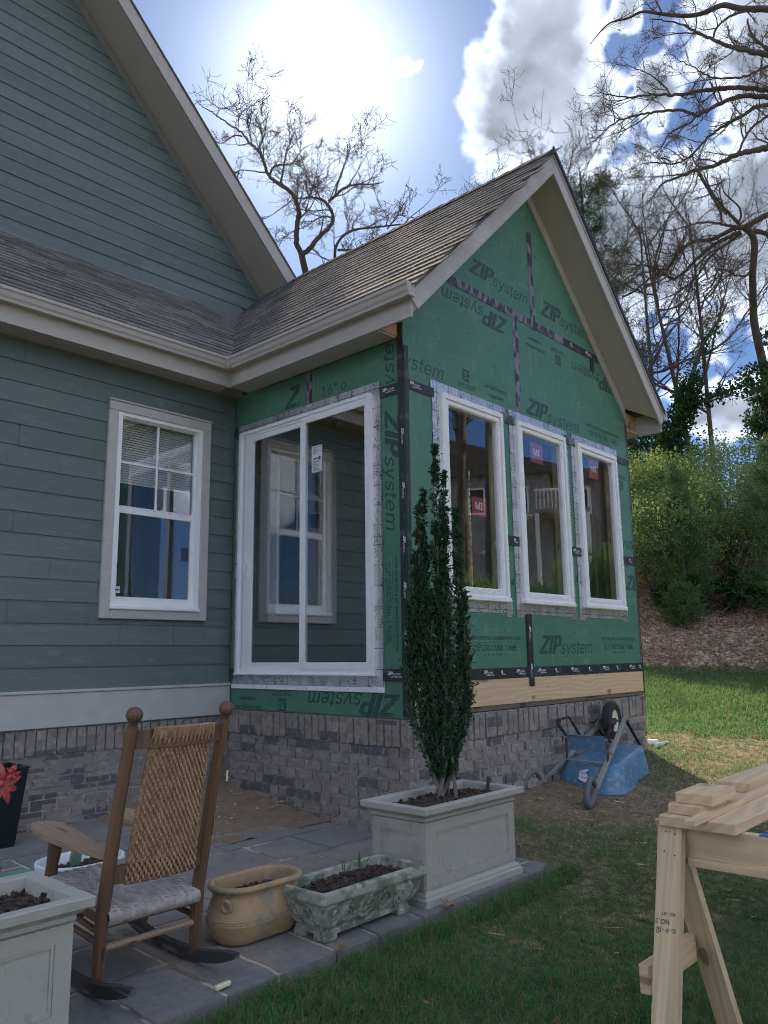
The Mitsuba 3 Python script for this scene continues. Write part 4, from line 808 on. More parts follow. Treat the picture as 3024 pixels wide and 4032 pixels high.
# cast stone trough with scroll relief
x0, x1, y0, y1, z = -1.79, -1.055, -1.008, -.668, -.028
ro = [(.030, -.062), (.045, -.060), (.055, -.066), (.062, -.060), (.085, -.040), (.115, -.022), (.15, -.012), (.185, -.006), (.190, .006), (.198, .010), (.232, .010), (.240, .005), (.242, -.012), (.236, -.028), (.20, -.034), (.15, -.045)]
def soft_rect(o, zz):
    q = sbox(x0 - o, y0 - o, x1 + o, y1 + o).buffer(-.018).buffer(.018, quad_segs=3); c = np.array(q.exterior.coords)[:-1]
    k = np.argmin(np.abs(np.arctan2(c[:, 1] - (y0 + y1) / 2, c[:, 0] - (x0 + x1) / 2) + 2.4)); c = np.roll(c, -k, 0)
    return np.column_stack([c, np.full(len(c), zz)])
v, f = loft([soft_rect(o, z + a) for a, o in ro]); n = len(soft_rect(0, 0)); f = np.vstack([f, capf(n, 0, True)])
v = v + (meshkit.noise(v * 45)[:, None] - .5) * .006
tr = tag(put('stone_trough', (v, f), 'cast_stone', smooth=35), 'mossy rectangular cast stone trough with scroll relief, in front of the cream planter', 'trough')
for a in (x0 + .06, x1 - .15):
    for b in (y0 + .058, y1 - .14): put(tr + '__foot', cbox(a, a + .09, b, b + .085, z, z + .034, .008), 'cast_stone')
def side_o(zz): return np.interp(zz, [a for a, _ in ro[:9]], [o for _, o in ro[:9]])
def relief(key, pts, rad, face):
    """scrolls: (u, height) curves laid on the bulged face"""
    ms = []
    for c, r in zip(pts, rad):
        c = np.array(c, float); o = side_o(c[:, 1])
        P = np.stack([c[:, 0], y0 - o - .001, z + c[:, 1]], 1) if face == 'front' else np.stack([x0 - o - .001, c[:, 0], z + c[:, 1]], 1)
        ms.append(tube(P, r * np.linspace(1.0, .55, len(c)), 6))
    put(key, cat(ms), 'cast_stone', smooth=50)
def spiral(u, h, r, turns, dirn, start): t = np.linspace(0, 1, 22); a = start + dirn * turns * 2 * np.pi * t; rr = r * (1 - .78 * t); return np.stack([u + rr * np.cos(a), h + rr * np.sin(a)], 1)
def arc(u, h, ru, rh, a0, a1): a = np.radians(np.linspace(a0, a1, 16)); return np.stack([u + ru * np.cos(a), h + rh * np.sin(a)], 1)
def motif(u, s):
    L = [arc(u, .125, .095 * s, .062, -20, 200), arc(u, .118, .10 * s, .048, 200, 340)]
    for q in (-1, 1):
        L += [spiral(u + q * .036 * s, .140, .030, 1.5, -q, math.pi / 2), arc(u + q * .030 * s, .105, .03 * s, .05, 90 - q * 90 - 0, 90 + q * 60 - 150), np.array([(u + q * .008 * s, .14), (u + q * .02 * s, .11), (u + q * .045 * s, .085), (u + q * .07 * s, .08)]), np.array([(u + q * .004, .13), (u + q * .012, .10), (u + q * .022 * s, .075)])]
    return L + [np.array([(u, .15), (u, .11), (u, .075)])]
m3 = motif((x0 + x1) / 2 + .0, 1.15); relief(tr + '__relief', m3, [.0095] * len(m3), 'front')
for u, q in ((x0 + .15, 1), (x1 - .15, -1)):
    L = [spiral(u + q * .02, .12, .045, 1.6, q, 0), arc(u, .12, .075, .055, 60, 250), spiral(u - q * .03, .085, .022, 1.2, -q, 1), np.array([(u - .05, .15), (u, .165), (u + .06, .15)]), np.array([(u + q * .05, .08), (u + q * .075, .11), (u + q * .08, .15)])]
    relief(tr + '__relief', L, [.009] * len(L), 'front')
m4 = motif((y0 + y1) / 2, 1.05); relief(tr + '__relief', m4, [.009] * len(m4), 'left')
mulch_bed(x0 + .045, x1 - .045, y0 + .045, y1 - .045, .168, 'dark mulch with a few weeds in the stone trough', 300, .03, .026)
tag(put('weed', blades_at := (lambda p: leaves(p, .07, .35, .06, np.array([[0, 0, 1.0]])))(np.stack([rng.normal(-1.24, .012, 9), rng.normal(-.72, .01, 9), np.full(9, .185)], 1)), 'grass_blade'), 'grass tuft growing at the back corner of the stone trough', 'weed')
tag(put('weed', leaves(np.stack([rng.normal(-1.44, .01, 5), rng.normal(-.80, .01, 5), np.full(5, .19)], 1), .075, .3, .05, np.array([[0, 0, 1.0]])), 'grass_blade'), 'thin grass blades sprouting in the middle of the stone trough', 'weed')
# dark square planter at the left with a red metal flower in front of it
v, f = loft([rect(-2.62, -1.975, 1.50 + .28, 2.11, .05 + a, o) for a, o in [(0, -.05), (.02, -.046), (.5, -.005), (.53, 0), (.535, -.004), (.535, -.03), (.40, -.045)]])
tag(put('dark_planter', (v, np.vstack([f, capf(4, 24)])), 'dark_glaze', smooth=25), 'dark blue black square planter against the brick at the left edge', 'planter')
fl = thing('flower_ornament', 'red metal flower with long petals in front of the dark planter', 'garden ornament')
fc = np.array([-2.235, 1.60, .515])
for k in range(9):
    a = 2 * np.pi * k / 9 + .25; L = .135 + .015 * math.sin(k * 3); t = np.linspace(0, 1, 6); w = .024 * np.sin(np.pi * np.clip(t * .92 + .05, 0, 1)) ** .8; cu = .02 * np.sin(t * 2.4) - .03 * t ** 2
    d = np.array([math.cos(a), 0, math.sin(a)]); s = np.array([-math.sin(a), 0, math.cos(a)]); mid = fc + d * (L * t)[:, None] + np.array([0, -1, 0]) * (cu + .012)[:, None]
    v = np.concatenate([mid + s * w[:, None], mid + np.array([0, .006, 0]), mid - s * w[:, None]]); f = []
    for i in range(5): f += [(i, i + 1, 7 + i), (i, 7 + i, 6 + i), (6 + i, 7 + i, 13 + i), (6 + i, 13 + i, 12 + i)]
    put(fl + '__petal', (v, np.array(f)), 'red_metal', smooth=40)
for k in range(5):
    a = 2 * np.pi * k / 5; p = fc + np.array([.055, -.03, .055]); e = p + np.array([.055 * math.cos(a), -.02, .06 * math.sin(a) + .012]); put(fl + '__petal', tube([p, (p + e) / 2 + np.array([0, -.012, 0]), e], [.008, .013, .001], 6), 'red_metal', smooth=40)
put(fl + '__centre', trimesh.creation.icosphere(2, .030).apply_translation(fc), 'red_metal', smooth=True)
put(fl + '__stem', tube([fc, fc + [0, .03, -.25], [fc[0], 1.64, .04]], .006, 6), 'dark_iron', smooth=True)
# white oval bowl with a cactus pad, green dish, toy ball
wc = (-2.19, .56)
v, f = loft([stadium(wc[0], wc[1], .05, r, .016 + a, 36) for a, r in [(0, .13), (.02, .15), (.10, .178), (.165, .190), (.185, .196), (.195, .192), (.196, .182), (.186, .175), (.12, .165)]])
tag(put('white_bowl', (v, np.vstack([f, capf(36, 0, True)])), 'white_glaze', smooth=40), 'white oval bowl planted with a round cactus pad behind the rocking chair', 'bowl')
mulch_bed(wc[0] - .17, wc[0] + .17, wc[1] - .12, wc[1] + .12, .155, 'soil and dead leaves in the white bowl', 90, .02, .04)
m = trimesh.creation.icosphere(3, 1.0); v = np.array(m.vertices) * [.052, .016, .062]; v, _ = rotz((v, None), .5); tag(put('cactus', (v + [-2.235, .53, .225], m.faces), 'cactus_skin', smooth=True), 'round green cactus pad standing in the white bowl', 'cactus')
v, f = loft([stadium(-2.44, .86, .04, r, .02 + a, 28) for a, r in [(0, .06), (.05, .10), (.09, .118), (.098, .112), (.09, .10), (.05, .085)]]); tag(put('green_dish', (v, f), 'green_plastic', smooth=40), 'green oval dish on the patio between toy ball and white bowl', 'dish')
v, f = loft([stadium(-2.62, 1.05, .03, r, .03 + a, 28) for a, r in [(0, .10), (.08, .15), (.13, .165), (.138, .158), (.12, .14), (.05, .12)]]); tag(put('green_dish', (v, f), 'green_plastic', smooth=40), 'green dish at the left edge beside the toy ball', 'dish')
bl = thing('toy_ball', 'small ball with blue, red and cream panels behind the cream planter', 'ball'); m = trimesh.creation.icosphere(3, .058); c = np.array(m.vertices)[np.array(m.faces)].mean(1); seg = np.floor((np.arctan2(c[:, 2], c[:, 0]) + np.pi) / (np.pi / 3)).astype(int) % 3
for k, q in enumerate(('toy_cream', 'toy_red', 'toy_blue')): put(bl + '__panel', (np.array(m.vertices) + [-2.42, .70, .085], np.array(m.faces)[seg == k]), q, smooth=True)

# ------------------------------------------------------------------ rocking chair
ch = thing('rocking_chair', 'wooden rocking chair with woven back and seat, turned away on the patio', 'rocking chair')
K = ch + '__'
def lathe_post(key, x):
    P = np.array([(x, -.690, .028), (x, -.697, .06), (x, -.702, .16), (x, -.712, .30), (x, -.742, .45), (x, -.80, .72), (x, -.872, 1.0), (x, -.884, 1.035)])
    k = put(key, tube(P, [.019, .024, .027, .029, .029, .027, .026, .024], 8), 'post_wood', smooth=25)
    t = np.linspace(0, 1, 15); zz = 1.030 + .085 * t; r = np.where(t < .22, .014 + .012 * np.abs(t / .22 - .5), .033 * np.sqrt(np.clip(1 - ((t - .62) / .385) ** 2, .0, 1)) + .001)
    put(k + '__finial', tube(np.stack([x + 0 * t, -.884 - .2 * (zz - 1.03), zz], 1), r, 14), 'chair_wood', smooth=True)
XL, XR = -2.735, -2.28
lathe_post(K + 'rear_post', XL); lathe_post(K + 'rear_post', XR)
def back_y(xx, zz): return np.interp(zz, [.38, .45, .72, 1.04], [-.73, -.742, -.80, -.882]) - .034 * (1 - ((xx - (XL + XR) / 2) / .21) ** 2)
def rail(key, za, zb):
    xs = np.linspace(XL + .02, XR - .02, 11); yy = back_y(xs, (za + zb) / 2); R = [np.array([(xv_, y_ - .011, za), (xv_, y_ + .011, za), (xv_, y_ + .011 + .006, zb), (xv_, y_ - .011 - .0, zb)]) for xv_, y_ in zip(xs, yy)]
    v, f = loft(R); put(key, (v, f), 'chair_wood', smooth=30)
rail(K + 'top_rail', .945, 1.018); rail(K + 'bottom_rail', .405, .475)
wv, nw = [], 30
xs = np.linspace(XL + .085, XR - .075, nw); rows = np.linspace(.42, .95, 46)
for a, xx in enumerate(xs):
    zz = np.concatenate([[.402], np.linspace(.40, .97, 139), [1.004, 1.024, 1.026, 1.015]]); ph = (a % 2) * np.pi + (a // 2 % 2) * .5
    off = .0062 * np.sin(2 * np.pi * zz / .0355 + ph) - .003; off[-4:] = [-.011, -.009, .004, .014]; off[0] = -.01
    top = np.where(zz > .93, -.008 * np.clip((zz - .93) / .03, 0, 1), 0); bot = np.where(zz < .485, -.010 * np.clip((.485 - zz) / .03, 0, 1), 0)
    x2 = xx + (1.0 - zz) * (-.055 + .02 * 0) * (1 - a / (nw - 1)) * .55 + (1.0 - zz) * .03 * (a / (nw - 1))
    wv.append(tube(np.stack([x2, back_y(x2, zz) + off + top + bot, zz], 1), .0052, 5, False))
put(K + 'woven_back', cat(wv), 'wicker', smooth=50)
ho = []
for zz in np.linspace(.49, .935, 64):
    x_ = np.linspace(XL + .085 - (1 - zz) * .030, XR - .075 + (1 - zz) * .03, 9); y_ = back_y(x_, zz) - .002; ho.append(tube(np.stack([x_, y_, 0 * x_ + zz], 1), .0034, 5))
put(K + 'woven_back__rods', cat(ho), 'wicker', smooth=50)
wr = []
for s_, e in ((-1, XL + .085), (1, XR - .075)):
    for zz in np.linspace(.485, .94, 56):
        xe = e - (1 - zz) * .030 if s_ < 0 else e + (1 - zz) * .03; t = np.linspace(-.5, 1.5, 7) * np.pi
        wr.append(tube(np.stack([xe + s_ * (.004 + .008 * np.cos(t)) + (-s_) * .010, back_y(np.array([xe]), zz)[0] - .002 + .010 * np.sin(t), zz + .002 * t / 3], 1), .0042, 5))
put(K + 'woven_back__edge_wrap', cat(wr), 'wicker', smooth=50)
def seat_z(y_): return np.interp(y_, [-.74, -.25], [.300, .372])
def seat_x(y_, t): return np.interp(y_, [-.74, -.25], [XL + .012, XL - .03]) * (1 - t) + np.interp(y_, [-.74, -.25], [XR - .012, XR + .03]) * t
strands = []
for i in range(56):                                       # along y, wrapped over back and front rails
    t = (i + .5) / 56; yy = np.linspace(-.728, -.262, 90); w = .0042 * np.sin(2 * np.pi * yy / .052 + (i % 4) * np.pi / 2)
    P = np.stack([seat_x(yy, t), yy, seat_z(yy) + w - .012 * 4 * t * (1 - t) * 4 * ((yy + .74) / .49) * (1 - (yy + .74) / .49)], 1)
    x_a, x_b = P[0, 0], P[-1, 0]
    P = np.vstack([[(x_a, -.722, .246), (x_a, -.745, .252), (x_a, -.752, .272), (x_a, -.746, .292)], P, [(x_b, -.248, .362), (x_b, -.240, .345), (x_b, -.248, .325)]]); strands.append(tube(P, .0038, 4, False))
for i in range(54):
    yy = -.735 + .47 * (i + .5) / 54; t = np.linspace(.01, .99, 90); w = .0042 * np.sin(2 * np.pi * t / .107 + (i % 4) * np.pi / 2 + np.pi)
    x_ = seat_x(yy, t); zz = seat_z(yy) + w - .012 * 4 * t * (1 - t) * 4 * ((yy + .74) / .49) * (1 - (yy + .74) / .49); P = np.stack([x_, 0 * x_ + yy, zz], 1)
    P = np.vstack([[(x_[0] + .006, yy, zz[0] - .045), (x_[0] - .010, yy, zz[0] - .030), (x_[0] - .010, yy, zz[0] - .012)], P, [(x_[-1] + .010, yy, zz[-1] - .012), (x_[-1] + .010, yy, zz[-1] - .03), (x_[-1] - .006, yy, zz[-1] - .045)]]); strands.append(tube(P, .0038, 4, False))
put(K + 'woven_seat', cat(strands), 'seat_wicker', smooth=50)
put(K + 'seat_board', cat([beam((XL + .02, -.722, .256), (XR - .02, -.722, .256), .026, .034), beam((XL - .02, -.27, .335), (XR + .02, -.27, .335), .03, .034), beam((XL + .003, -.73, .262), (XL - .018, -.27, .330), .028, .034), beam((XR - .003, -.73, .262), (XR + .018, -.27, .330), .028, .034),
    (np.array([(seat_x(y_, t_), y_, seat_z(y_) - .022) for y_ in (-.735, -.255) for t_ in (0, 1)]), np.array([[0, 1, 3], [0, 3, 2]]))]), 'chair_wood')
for x_ in (XL - .012, XR + .012):
    put(K + 'front_leg', tube([(x_, -.245, .05), (x_, -.25, .09), (x_, -.255, .2), (x_, -.262, .345), (x_, -.272, .42), (x_, -.285, .47), (x_, -.29, .535)], [.019, .024, .028, .030, .026, .031, .028], 8), 'post_wood', smooth=25)
    yy = np.linspace(-.985, -.045, 22); c = (yy + .52) / .47; zb = .0 - .016 + .090 * np.abs(c) ** 2.3 * .85 + np.where(c < -.8, -(c + .8) * .02, 0); hh = .048 * np.clip(1.15 - np.abs(c) ** 6 * .75, .3, 1)
    R = [np.array([(x_ - .017, a_, b_), (x_ + .017, a_, b_), (x_ + .017, a_ - .004 * 0, b_ + h_), (x_ - .017, a_, b_ + h_)]) for a_, b_, h_ in zip(yy, zb, hh)]
    v, f = loft(R); n_ = len(v); put(K + 'rocker', (v, np.vstack([f, capf(4, 0, True), capf(4, n_ - 4)])), 'rocker_wood', smooth=20)
put(K + 'stretcher', tube([(XL, -.705, .158), (XR, -.705, .158)], [.014, .014], 8), 'arm_wood', smooth=40); put(K + 'stretcher', tube([(XL, -.26, .17), (XR, -.26, .17)], .013, 8), 'chair_wood', smooth=40)
for x_ in (XL, XR):
    put(K + 'stretcher', tube([(x_, -.703, .178), (x_, -.255, .205)], .013, 8), 'chair_wood', smooth=40); put(K + 'stretcher', tube([(x_, -.712, .215), (x_, -.26, .265)], .012, 8), 'chair_wood', smooth=40)
arm = Polygon([(-2.70, -.015), (-2.655, -.04), (-2.628, -.11), (-2.638, -.28), (-2.672, -.48), (-2.705, -.745), (-2.752, -.745), (-2.792, -.50), (-2.804, -.30), (-2.790, -.13), (-2.752, -.035)]).buffer(.008).buffer(-.008)
for k_ in (0, 1):
    a_ = arm if k_ == 0 else affinity.scale(arm, -1, 1, origin=((XL + XR) / 2, 0)); A1 = a_.buffer(-.006)
    put(K + 'arm', cat([sloped(a_, lambda x_, y_: .560 + .05 * y_, .014, -.004), sloped(A1, lambda x_, y_: .560 + .05 * y_, .022)]), 'arm_wood')

# ------------------------------------------------------------------ wheelbarrow, upside down against the wall
wb = thing('wheelbarrow', 'worn blue wheelbarrow turned upside down with its wheel against the brick', 'wheelbarrow')
Wk = wb + '__'
gw = .118
def tray_ring(pts, z, r):
    q = Polygon(pts).buffer(-r).buffer(r, quad_segs=5).segmentize(.06); c = np.array(q.exterior.coords)[:-1]; ctr = np.array(q.centroid.coords[0])
    a = np.unwrap(np.arctan2(c[:, 1] - ctr[1], c[:, 0] - ctr[0])); o = np.argsort(np.arctan2(c[:, 1] - ctr[1], c[:, 0] - ctr[0])); c = c[o]; a = np.arctan2(c[:, 1] - ctr[1], c[:, 0] - ctr[0])
    g_ = np.linspace(-np.pi, np.pi, 57)[:-1]; ex = np.concatenate([a - 2 * np.pi, a, a + 2 * np.pi]); X_ = np.interp(g_, ex, np.tile(c[:, 0], 3)); Y_ = np.interp(g_, ex, np.tile(c[:, 1], 3))
    return np.column_stack([X_, Y_, z(X_, Y_) if callable(z) else np.full(56, z)])
rim = [(1.88, -.64), (3.04, -.44), (3.08, .02), (2.02, .05)]
bot = [(2.10, -.52), (2.90, -.38), (2.92, -.06), (2.18, -.05)]
zt_ = lambda x_, y_: gw + .215 + .12 * (x_ - 2.1)
RR = [tray_ring(rim, gw + .0, .12)]
for t in (.03, .2, .4, .58, .72, .83, .91, .96): 
    h_ = math.sin(t * math.pi / 2) ** .9; t2 = .55 * t + .45 * t ** 3; pts = [tuple(np.array(a_) * (1 - t2) + np.array(b_) * t2) for a_, b_ in zip(rim, bot)]; RR.append(tray_ring(pts, (lambda tt: lambda x_, y_: gw + .004 + (zt_(x_, y_) - gw) * tt)(h_), .15))
RR.append(tray_ring([tuple(np.array(b_) * .85 + np.mean(bot, 0) * .15) for b_ in bot], lambda x_, y_: zt_(x_, y_), .1))
v, f = loft(RR); n_ = len(v); put(Wk + 'tray', (v, np.vstack([f, capf(56, n_ - 56)])), 'blue_enamel', smooth=75)
put(Wk + 'tray__rim', tube(np.vstack([RR[0], RR[0][:1]]) + [0, 0, .004], .017, 8, False), 'blue_enamel', smooth=50)
st = put(Wk + 'tray__sticker', (lambda q: q)(None) or prism(Polygon([(.0, -.065), (.062, -.036), (.062, .036), (0, .065), (-.062, .036), (-.062, -.036)]), 'side', 0, .0012), 'white_print')
nrm = np.array([-.80, -.10, .60]); nrm /= np.linalg.norm(nrm); hx = np.cross([0, 0, 1], -nrm); hx /= np.linalg.norm(hx); up_ = np.cross(hx, nrm) * -1
up_ = np.cross(-hx, nrm); up_ = up_ if up_[2] > 0 else -up_
SP = np.array([1.992, -.300, gw + .128]); M = np.eye(4); M[:3, 0], M[:3, 1], M[:3, 2], M[:3, 3] = nrm * -1, hx * -1, up_, SP
scene[st]['to_world'] = T(M.tolist())
k_ = put(st + '__lettering', cat([prism(sbox(-.045, .012, .0, .045), 'side', -.0014, .0006), prism(sbox(-.045, -.028, -.028, -.008), 'side', -.0014, .0006), text_at('Jackson', .017, 'side', -.0014, .05, -.012, 180, True)] + [prism(sbox(.008, z_, .05, z_ + .004), 'side', -.0014, .0006) for z_ in (.012, .021, .030)]), 'toy_blue'); scene[k_]['to_world'] = T(M.tolist())
pl = put(Wk + 'tray__lettering', text_at('Jackson', .05, 'front', 0, 0, 0, 180, True), 'toy_cream'); n2 = np.array([.17, -.80, .57]); n2 /= np.linalg.norm(n2); h2 = np.cross([0, 0, 1], n2); h2 /= np.linalg.norm(h2); u2 = np.cross(n2, h2)
M2 = np.eye(4); M2[:3, 0], M2[:3, 1], M2[:3, 2], M2[:3, 3] = h2, -n2, u2, np.array([2.56, -.452, gw + .155]); scene[pl]['to_world'] = T(M2.tolist())
HR = [np.array([1.60, -.578, .165]), np.array([2.84, -.292, .690])]; HL = [np.array([1.68, .004, .165]), np.array([2.90, -.035, .650])]
for a_, b_ in (HR, HL):
    hk = put(Wk + 'handle', beam(a_, b_, .040, .036, b=.004), 'galvanised')
    d = (b_ - a_) / np.linalg.norm(b_ - a_); s_ = np.array([-d[1], d[0], 0]); e = a_ - d * .02
    th = np.linspace(0, 1, 22); lo = np.array([e + d * .10, e + d * .02, e - d * .07 + [0, 0, -.008], e - d * .16 + [0, 0, .012], e - d * .20 + [0, 0, .065], e - d * .18 + [0, 0, .125], e - d * .11 + [0, 0, .160], e - d * .03 + [0, 0, .150], e + d * .03 + [0, 0, .10], e + d * .08 + [0, 0, .05]])
    from scipy.interpolate import CubicSpline
    cs_ = CubicSpline(np.linspace(0, 1, len(lo)), lo)(np.linspace(0, 1, 30)); put(hk + '__grip', tube(cs_, np.concatenate([np.full(8, .029), np.linspace(.028, .021, 22)]), 10), 'grey_grip', smooth=50)
wc_, ax_ = np.array([2.80, -.165, .655]), np.array([-.14, .985, .0]); ax_ /= np.linalg.norm(ax_); e1 = np.cross(ax_, [0, 0, 1]); e1 /= np.linalg.norm(e1); e2 = np.cross(e1, ax_)
def revolve(prof, n=40):
    th = np.arange(n) * 2 * np.pi / n; R_ = [wc_ + ax_ * h_ + r_ * (np.cos(th)[:, None] * e1 + np.sin(th)[:, None] * e2) for r_, h_ in prof]; return loft(R_)
ww = put(Wk + 'wheel', revolve([(.095, -.022), (.105, -.03), (.108, -.012), (.108, .012), (.105, .03), (.095, .022), (.03, .012), (.028, .03), (.012, .03), (.012, -.03), (.028, -.03), (.03, -.012), (.095, -.022)]), 'toy_cream', smooth=30)
put(ww + '__tyre', revolve([(.104, -.034), (.118, -.044), (.140, -.048), (.160, -.044), (.170, -.036), (.176, -.026), (.171, -.022), (.177, -.016), (.172, -.011), (.178, -.005), (.178, .005), (.172, .011), (.177, .016), (.171, .022), (.176, .026), (.170, .036), (.160, .044), (.140, .048), (.118, .044), (.104, .034)]), 'rubber', smooth=35)
put(Wk + 'axle', tube([wc_ - ax_ * .165, wc_ + ax_ * .165], .012, 8), 'rusty_iron', smooth=40)
for s_ in (-1, 1): put(Wk + 'axle_bracket', beam(wc_ + ax_ * s_ * .125 + [.02, 0, -.0], wc_ + ax_ * s_ * .125 + [-.10, 0, -.07], .012, .05), 'galvanised')
yl, yr = -.085, -.482
for y_, q in ((yl, 1), (yr, -1)):
    put(Wk + 'leg', cat([beam((2.06, y_, .335), (2.065, y_ + .004 * q, .60), .03, .010, (0, 1, 0)), beam((2.065, y_, .57), (2.055 - .02, y_ + q * .085, .70), .034, .012, (1, 0, 0)), beam((2.045, y_ + q * .085, .695), (2.10, y_ + q * .02 - .04, .735), .045, .018), beam((2.10, y_ + q * .02 - .04, .73), (2.13, y_ - .11 * (q > 0) + .0, .56), .03, .012, (1, 0, 0))]), 'rusty_iron')
    put(Wk + 'bolt', tube([(2.045, y_, .555), (2.06, y_, .555)], .011, 8), 'galvanised')
br = put(Wk + 'leg_panel', (lambda m_: rotz(m_, .0))(cbox(2.058, 2.064, yr + .012, yl - .012, .452, .578, .002)), 'blue_enamel'); put(br + '__flange', cat([cbox(2.046, 2.066, yr + .012, yl - .012, .574, .580, .002), cbox(2.046, 2.066, yr + .012, yl - .012, .450, .456, .002)]), 'blue_enamel')
put(Wk + 'cross_brace', beam((2.055, yr - .02, .352), (2.05, yl + .02, .365), .030, .012), 'galvanised')
put(Wk + 'front_brace', cat([beam((2.75, -.34, .66), (3.02, -.33, .42), .03, .008), beam((2.75, .02, .62), (3.0, -.04, .42), .03, .008)]), 'dark_iron')

# ------------------------------------------------------------------ sawhorses with lumber
def sawhorse(dx, label):
    s = thing('sawhorse', label, 'sawhorse', 'sawhorses under the stack of boards'); k = s + '__'; X0 = -1.405 + dx
    for yy, n_ in ((-2.556, 0), (-3.55, 1)):
        put(k + 'leg', cbox_leg(X0 - .040, X0 - .44, yy, -.30), 'pine_leg'); put(k + 'leg', cbox_leg(X0 + .040, X0 + .40, yy + .05 * (1 - n_), -.26), 'pine_leg')
        put(k + 'cross_piece', beam((X0 - .225, yy + .062, .170), (X0 + .20, yy + .062, .170), .038, .097), 'pine_x')
    put(k + 'beam', beam((X0, -2.562, .600), (X0, -3.66, .600), .038, .135), 'pine_y'); put(k + 'beam', beam((X0 - .012, -2.605, .545), (X0 - .012, -3.66, .545), .062, .030), 'pine_y')
    return s
def cbox_leg(xa, xb, yy, zlow):
    a_, b_ = np.array([xa, yy, .668]), np.array([xb, yy - .06, zlow]); d = (b_ - a_); L = np.linalg.norm(d); d /= L; nx = np.cross(d, [0, 1, 0]); v_ = []
    for u in (-.045, .045):
        for t in (-.019, .019):
            for e_, zc in ((a_, .668), (b_, zlow)):
                p = e_ + np.array([0, u, 0]) + nx * t; p = p + d * ((zc - p[2]) / d[2]); v_.append(p)
    v_ = np.array(v_); return v_, trimesh.convex.convex_hull(v_).faces if False else hull(v_)
def hull(v_):
    h_ = trimesh.convex.convex_hull(v_); idx = [int(np.argmin(np.linalg.norm(v_ - q, axis=1))) for q in h_.vertices]; return np.array(idx)[h_.faces]
s1 = sawhorse(0, 'new pine sawhorse carrying the stacked boards at the lower right'); sawhorse(1.75, 'second pine sawhorse under the far end of the stacked boards')
LA, LB = np.array([-1.445, -2.556, .668]), np.array([-1.845, -2.616, -.30]); d_ = (LB - LA) / np.linalg.norm(LB - LA); nn_ = np.cross(d_, [0, 1, 0]); nn_ /= np.linalg.norm(nn_); nn_ = nn_ if nn_[0] < 0 else -nn_
M = np.eye(4); M[:3, 0], M[:3, 1], M[:3, 2], M[:3, 3] = -nn_, np.cross(-d_, -nn_), -d_, LA + d_ * .335 + nn_ * .0192
k_ = put(s1 + '__stamp', cat([text_at('NO.2', .016, 'side', 0, .010, .008, 180, True), text_at('KD-HT', .011, 'side', 0, .030, .032, 180, True), text_at('S-P-F', .015, 'side', 0, .034, -.018, 180, True), text_at('2', .018, 'side', 0, -.024, -.020, 180, True)]), 'sill_wood'); scene[k_]['to_world'] = T(M.tolist())
put(s1 + '__nail', cat([tube([LA + d_ * t_ + nn_ * .018 + [0, u, 0], LA + d_ * t_ + nn_ * .0205 + [0, u, 0]], .003, 6) for t_, u in ((.03, .015), (.035, -.02), (.10, .018), (.11, -.022))]), 'dark_iron')
tag(put('board', cbox(-1.49, 1.05, -2.805, -2.525, .6685, .707, .003), 'pine_x'), 'widest pine plank lying flat across the sawhorse', 'board')
tag(put('board', cbox(-.82, 1.10, -2.640, -2.495, .7075, .748, .003), 'pine_x'), 'thick pine beam along the back of the plank, behind the short offcuts', 'board')
tag(put('board', rotz(cbox(-1.62, 1.0, -2.715, -2.675, .7072, .727, .002), .028, (-1.62, -2.69)), 'pine_x'), 'narrow pale wood strip lying on top of the wide plank', 'board')
tag(put('board', rotz(cbox(-1.445, -1.20, -2.672, -2.545, .7078, .744, .003), -.03, (-1.4, -2.6)), 'pine_x'), 'reddish short pine offcut under the topmost block', 'board')
tag(put('board', rotz(cbox(-1.415, -1.145, -2.70, -2.56, .7445, .783, .003), .04, (-1.3, -2.63)), 'pine_x'), 'topmost short pine block with a dark knot line on the board stack', 'board')
put('sawhorse__tape', cbox(-1.4255, -1.3835, -2.93, -2.86, .6655, .6695, .001), 'toy_blue')

# ------------------------------------------------------------------ litter and small things
def dead_leaf(x, y, s, label):
    k = 9; a = np.linspace(0, 2 * np.pi, 2 * k, endpoint=False); r = s * (.55 + .42 * (np.arange(2 * k) % 2)) * (.75 + .35 * np.cos(a)) * rng.uniform(.85, 1.15, 2 * k)
    z = float(zground(x, y)) + .012; v = np.stack([r * np.cos(a), .62 * r * np.sin(a), .22 * np.abs(r * np.sin(a)) + rng.normal(0, .05 * s, 2 * k) + .25 * s * (np.cos(a) ** 2)], 1); v = np.vstack([[0, 0, 0], v]); q = rng.uniform(0, 6.28)
    v = rotz((v, None), q)[0] + [x, y, z]; f = np.array([(0, 1 + i, 1 + (i + 1) % (2 * k)) for i in range(2 * k)])
    tag(put('fallen_leaf', (v, f), 'dead_leaf', smooth=True), label, 'leaf', 'brown leaves ' + label[18:])
LF = [(-2.03, -1.44, .075), (-1.72, -1.06, .06), (-1.62, -1.08, .05), (-1.74, -1.6, .04), (-.92, -1.62, .045), (-.93, -1.07, .075), (-1.05, -1.10, .05), (-.14, -1.78, .06), (-.2, -2.05, .06), (-1.0, -2.05, .05), (1.2, -1.65, .06), (-.55, -1.12, .05), (-.3, -1.35, .045), (.5, -2.0, .05), (1.5, -1.2, .05), (2.6, -1.4, .06), (5.5, -.6, .08), (6.2, .2, .09), (7.4, .6, .1), (8.5, 1.2, .1), (5.0, .6, .07), (-.75, 1.35, .05), (-1.15, 1.95, .06), (-1.0, 1.75, .05), (-1.1, 1.5, .045), (-.9, 1.6, .05), (-1.25, 1.9, .05), (-.6, 1.2, .04), (-1.05, 1.62, .05), (.35, -1.5, .04), (-1.9, .25, .04)]
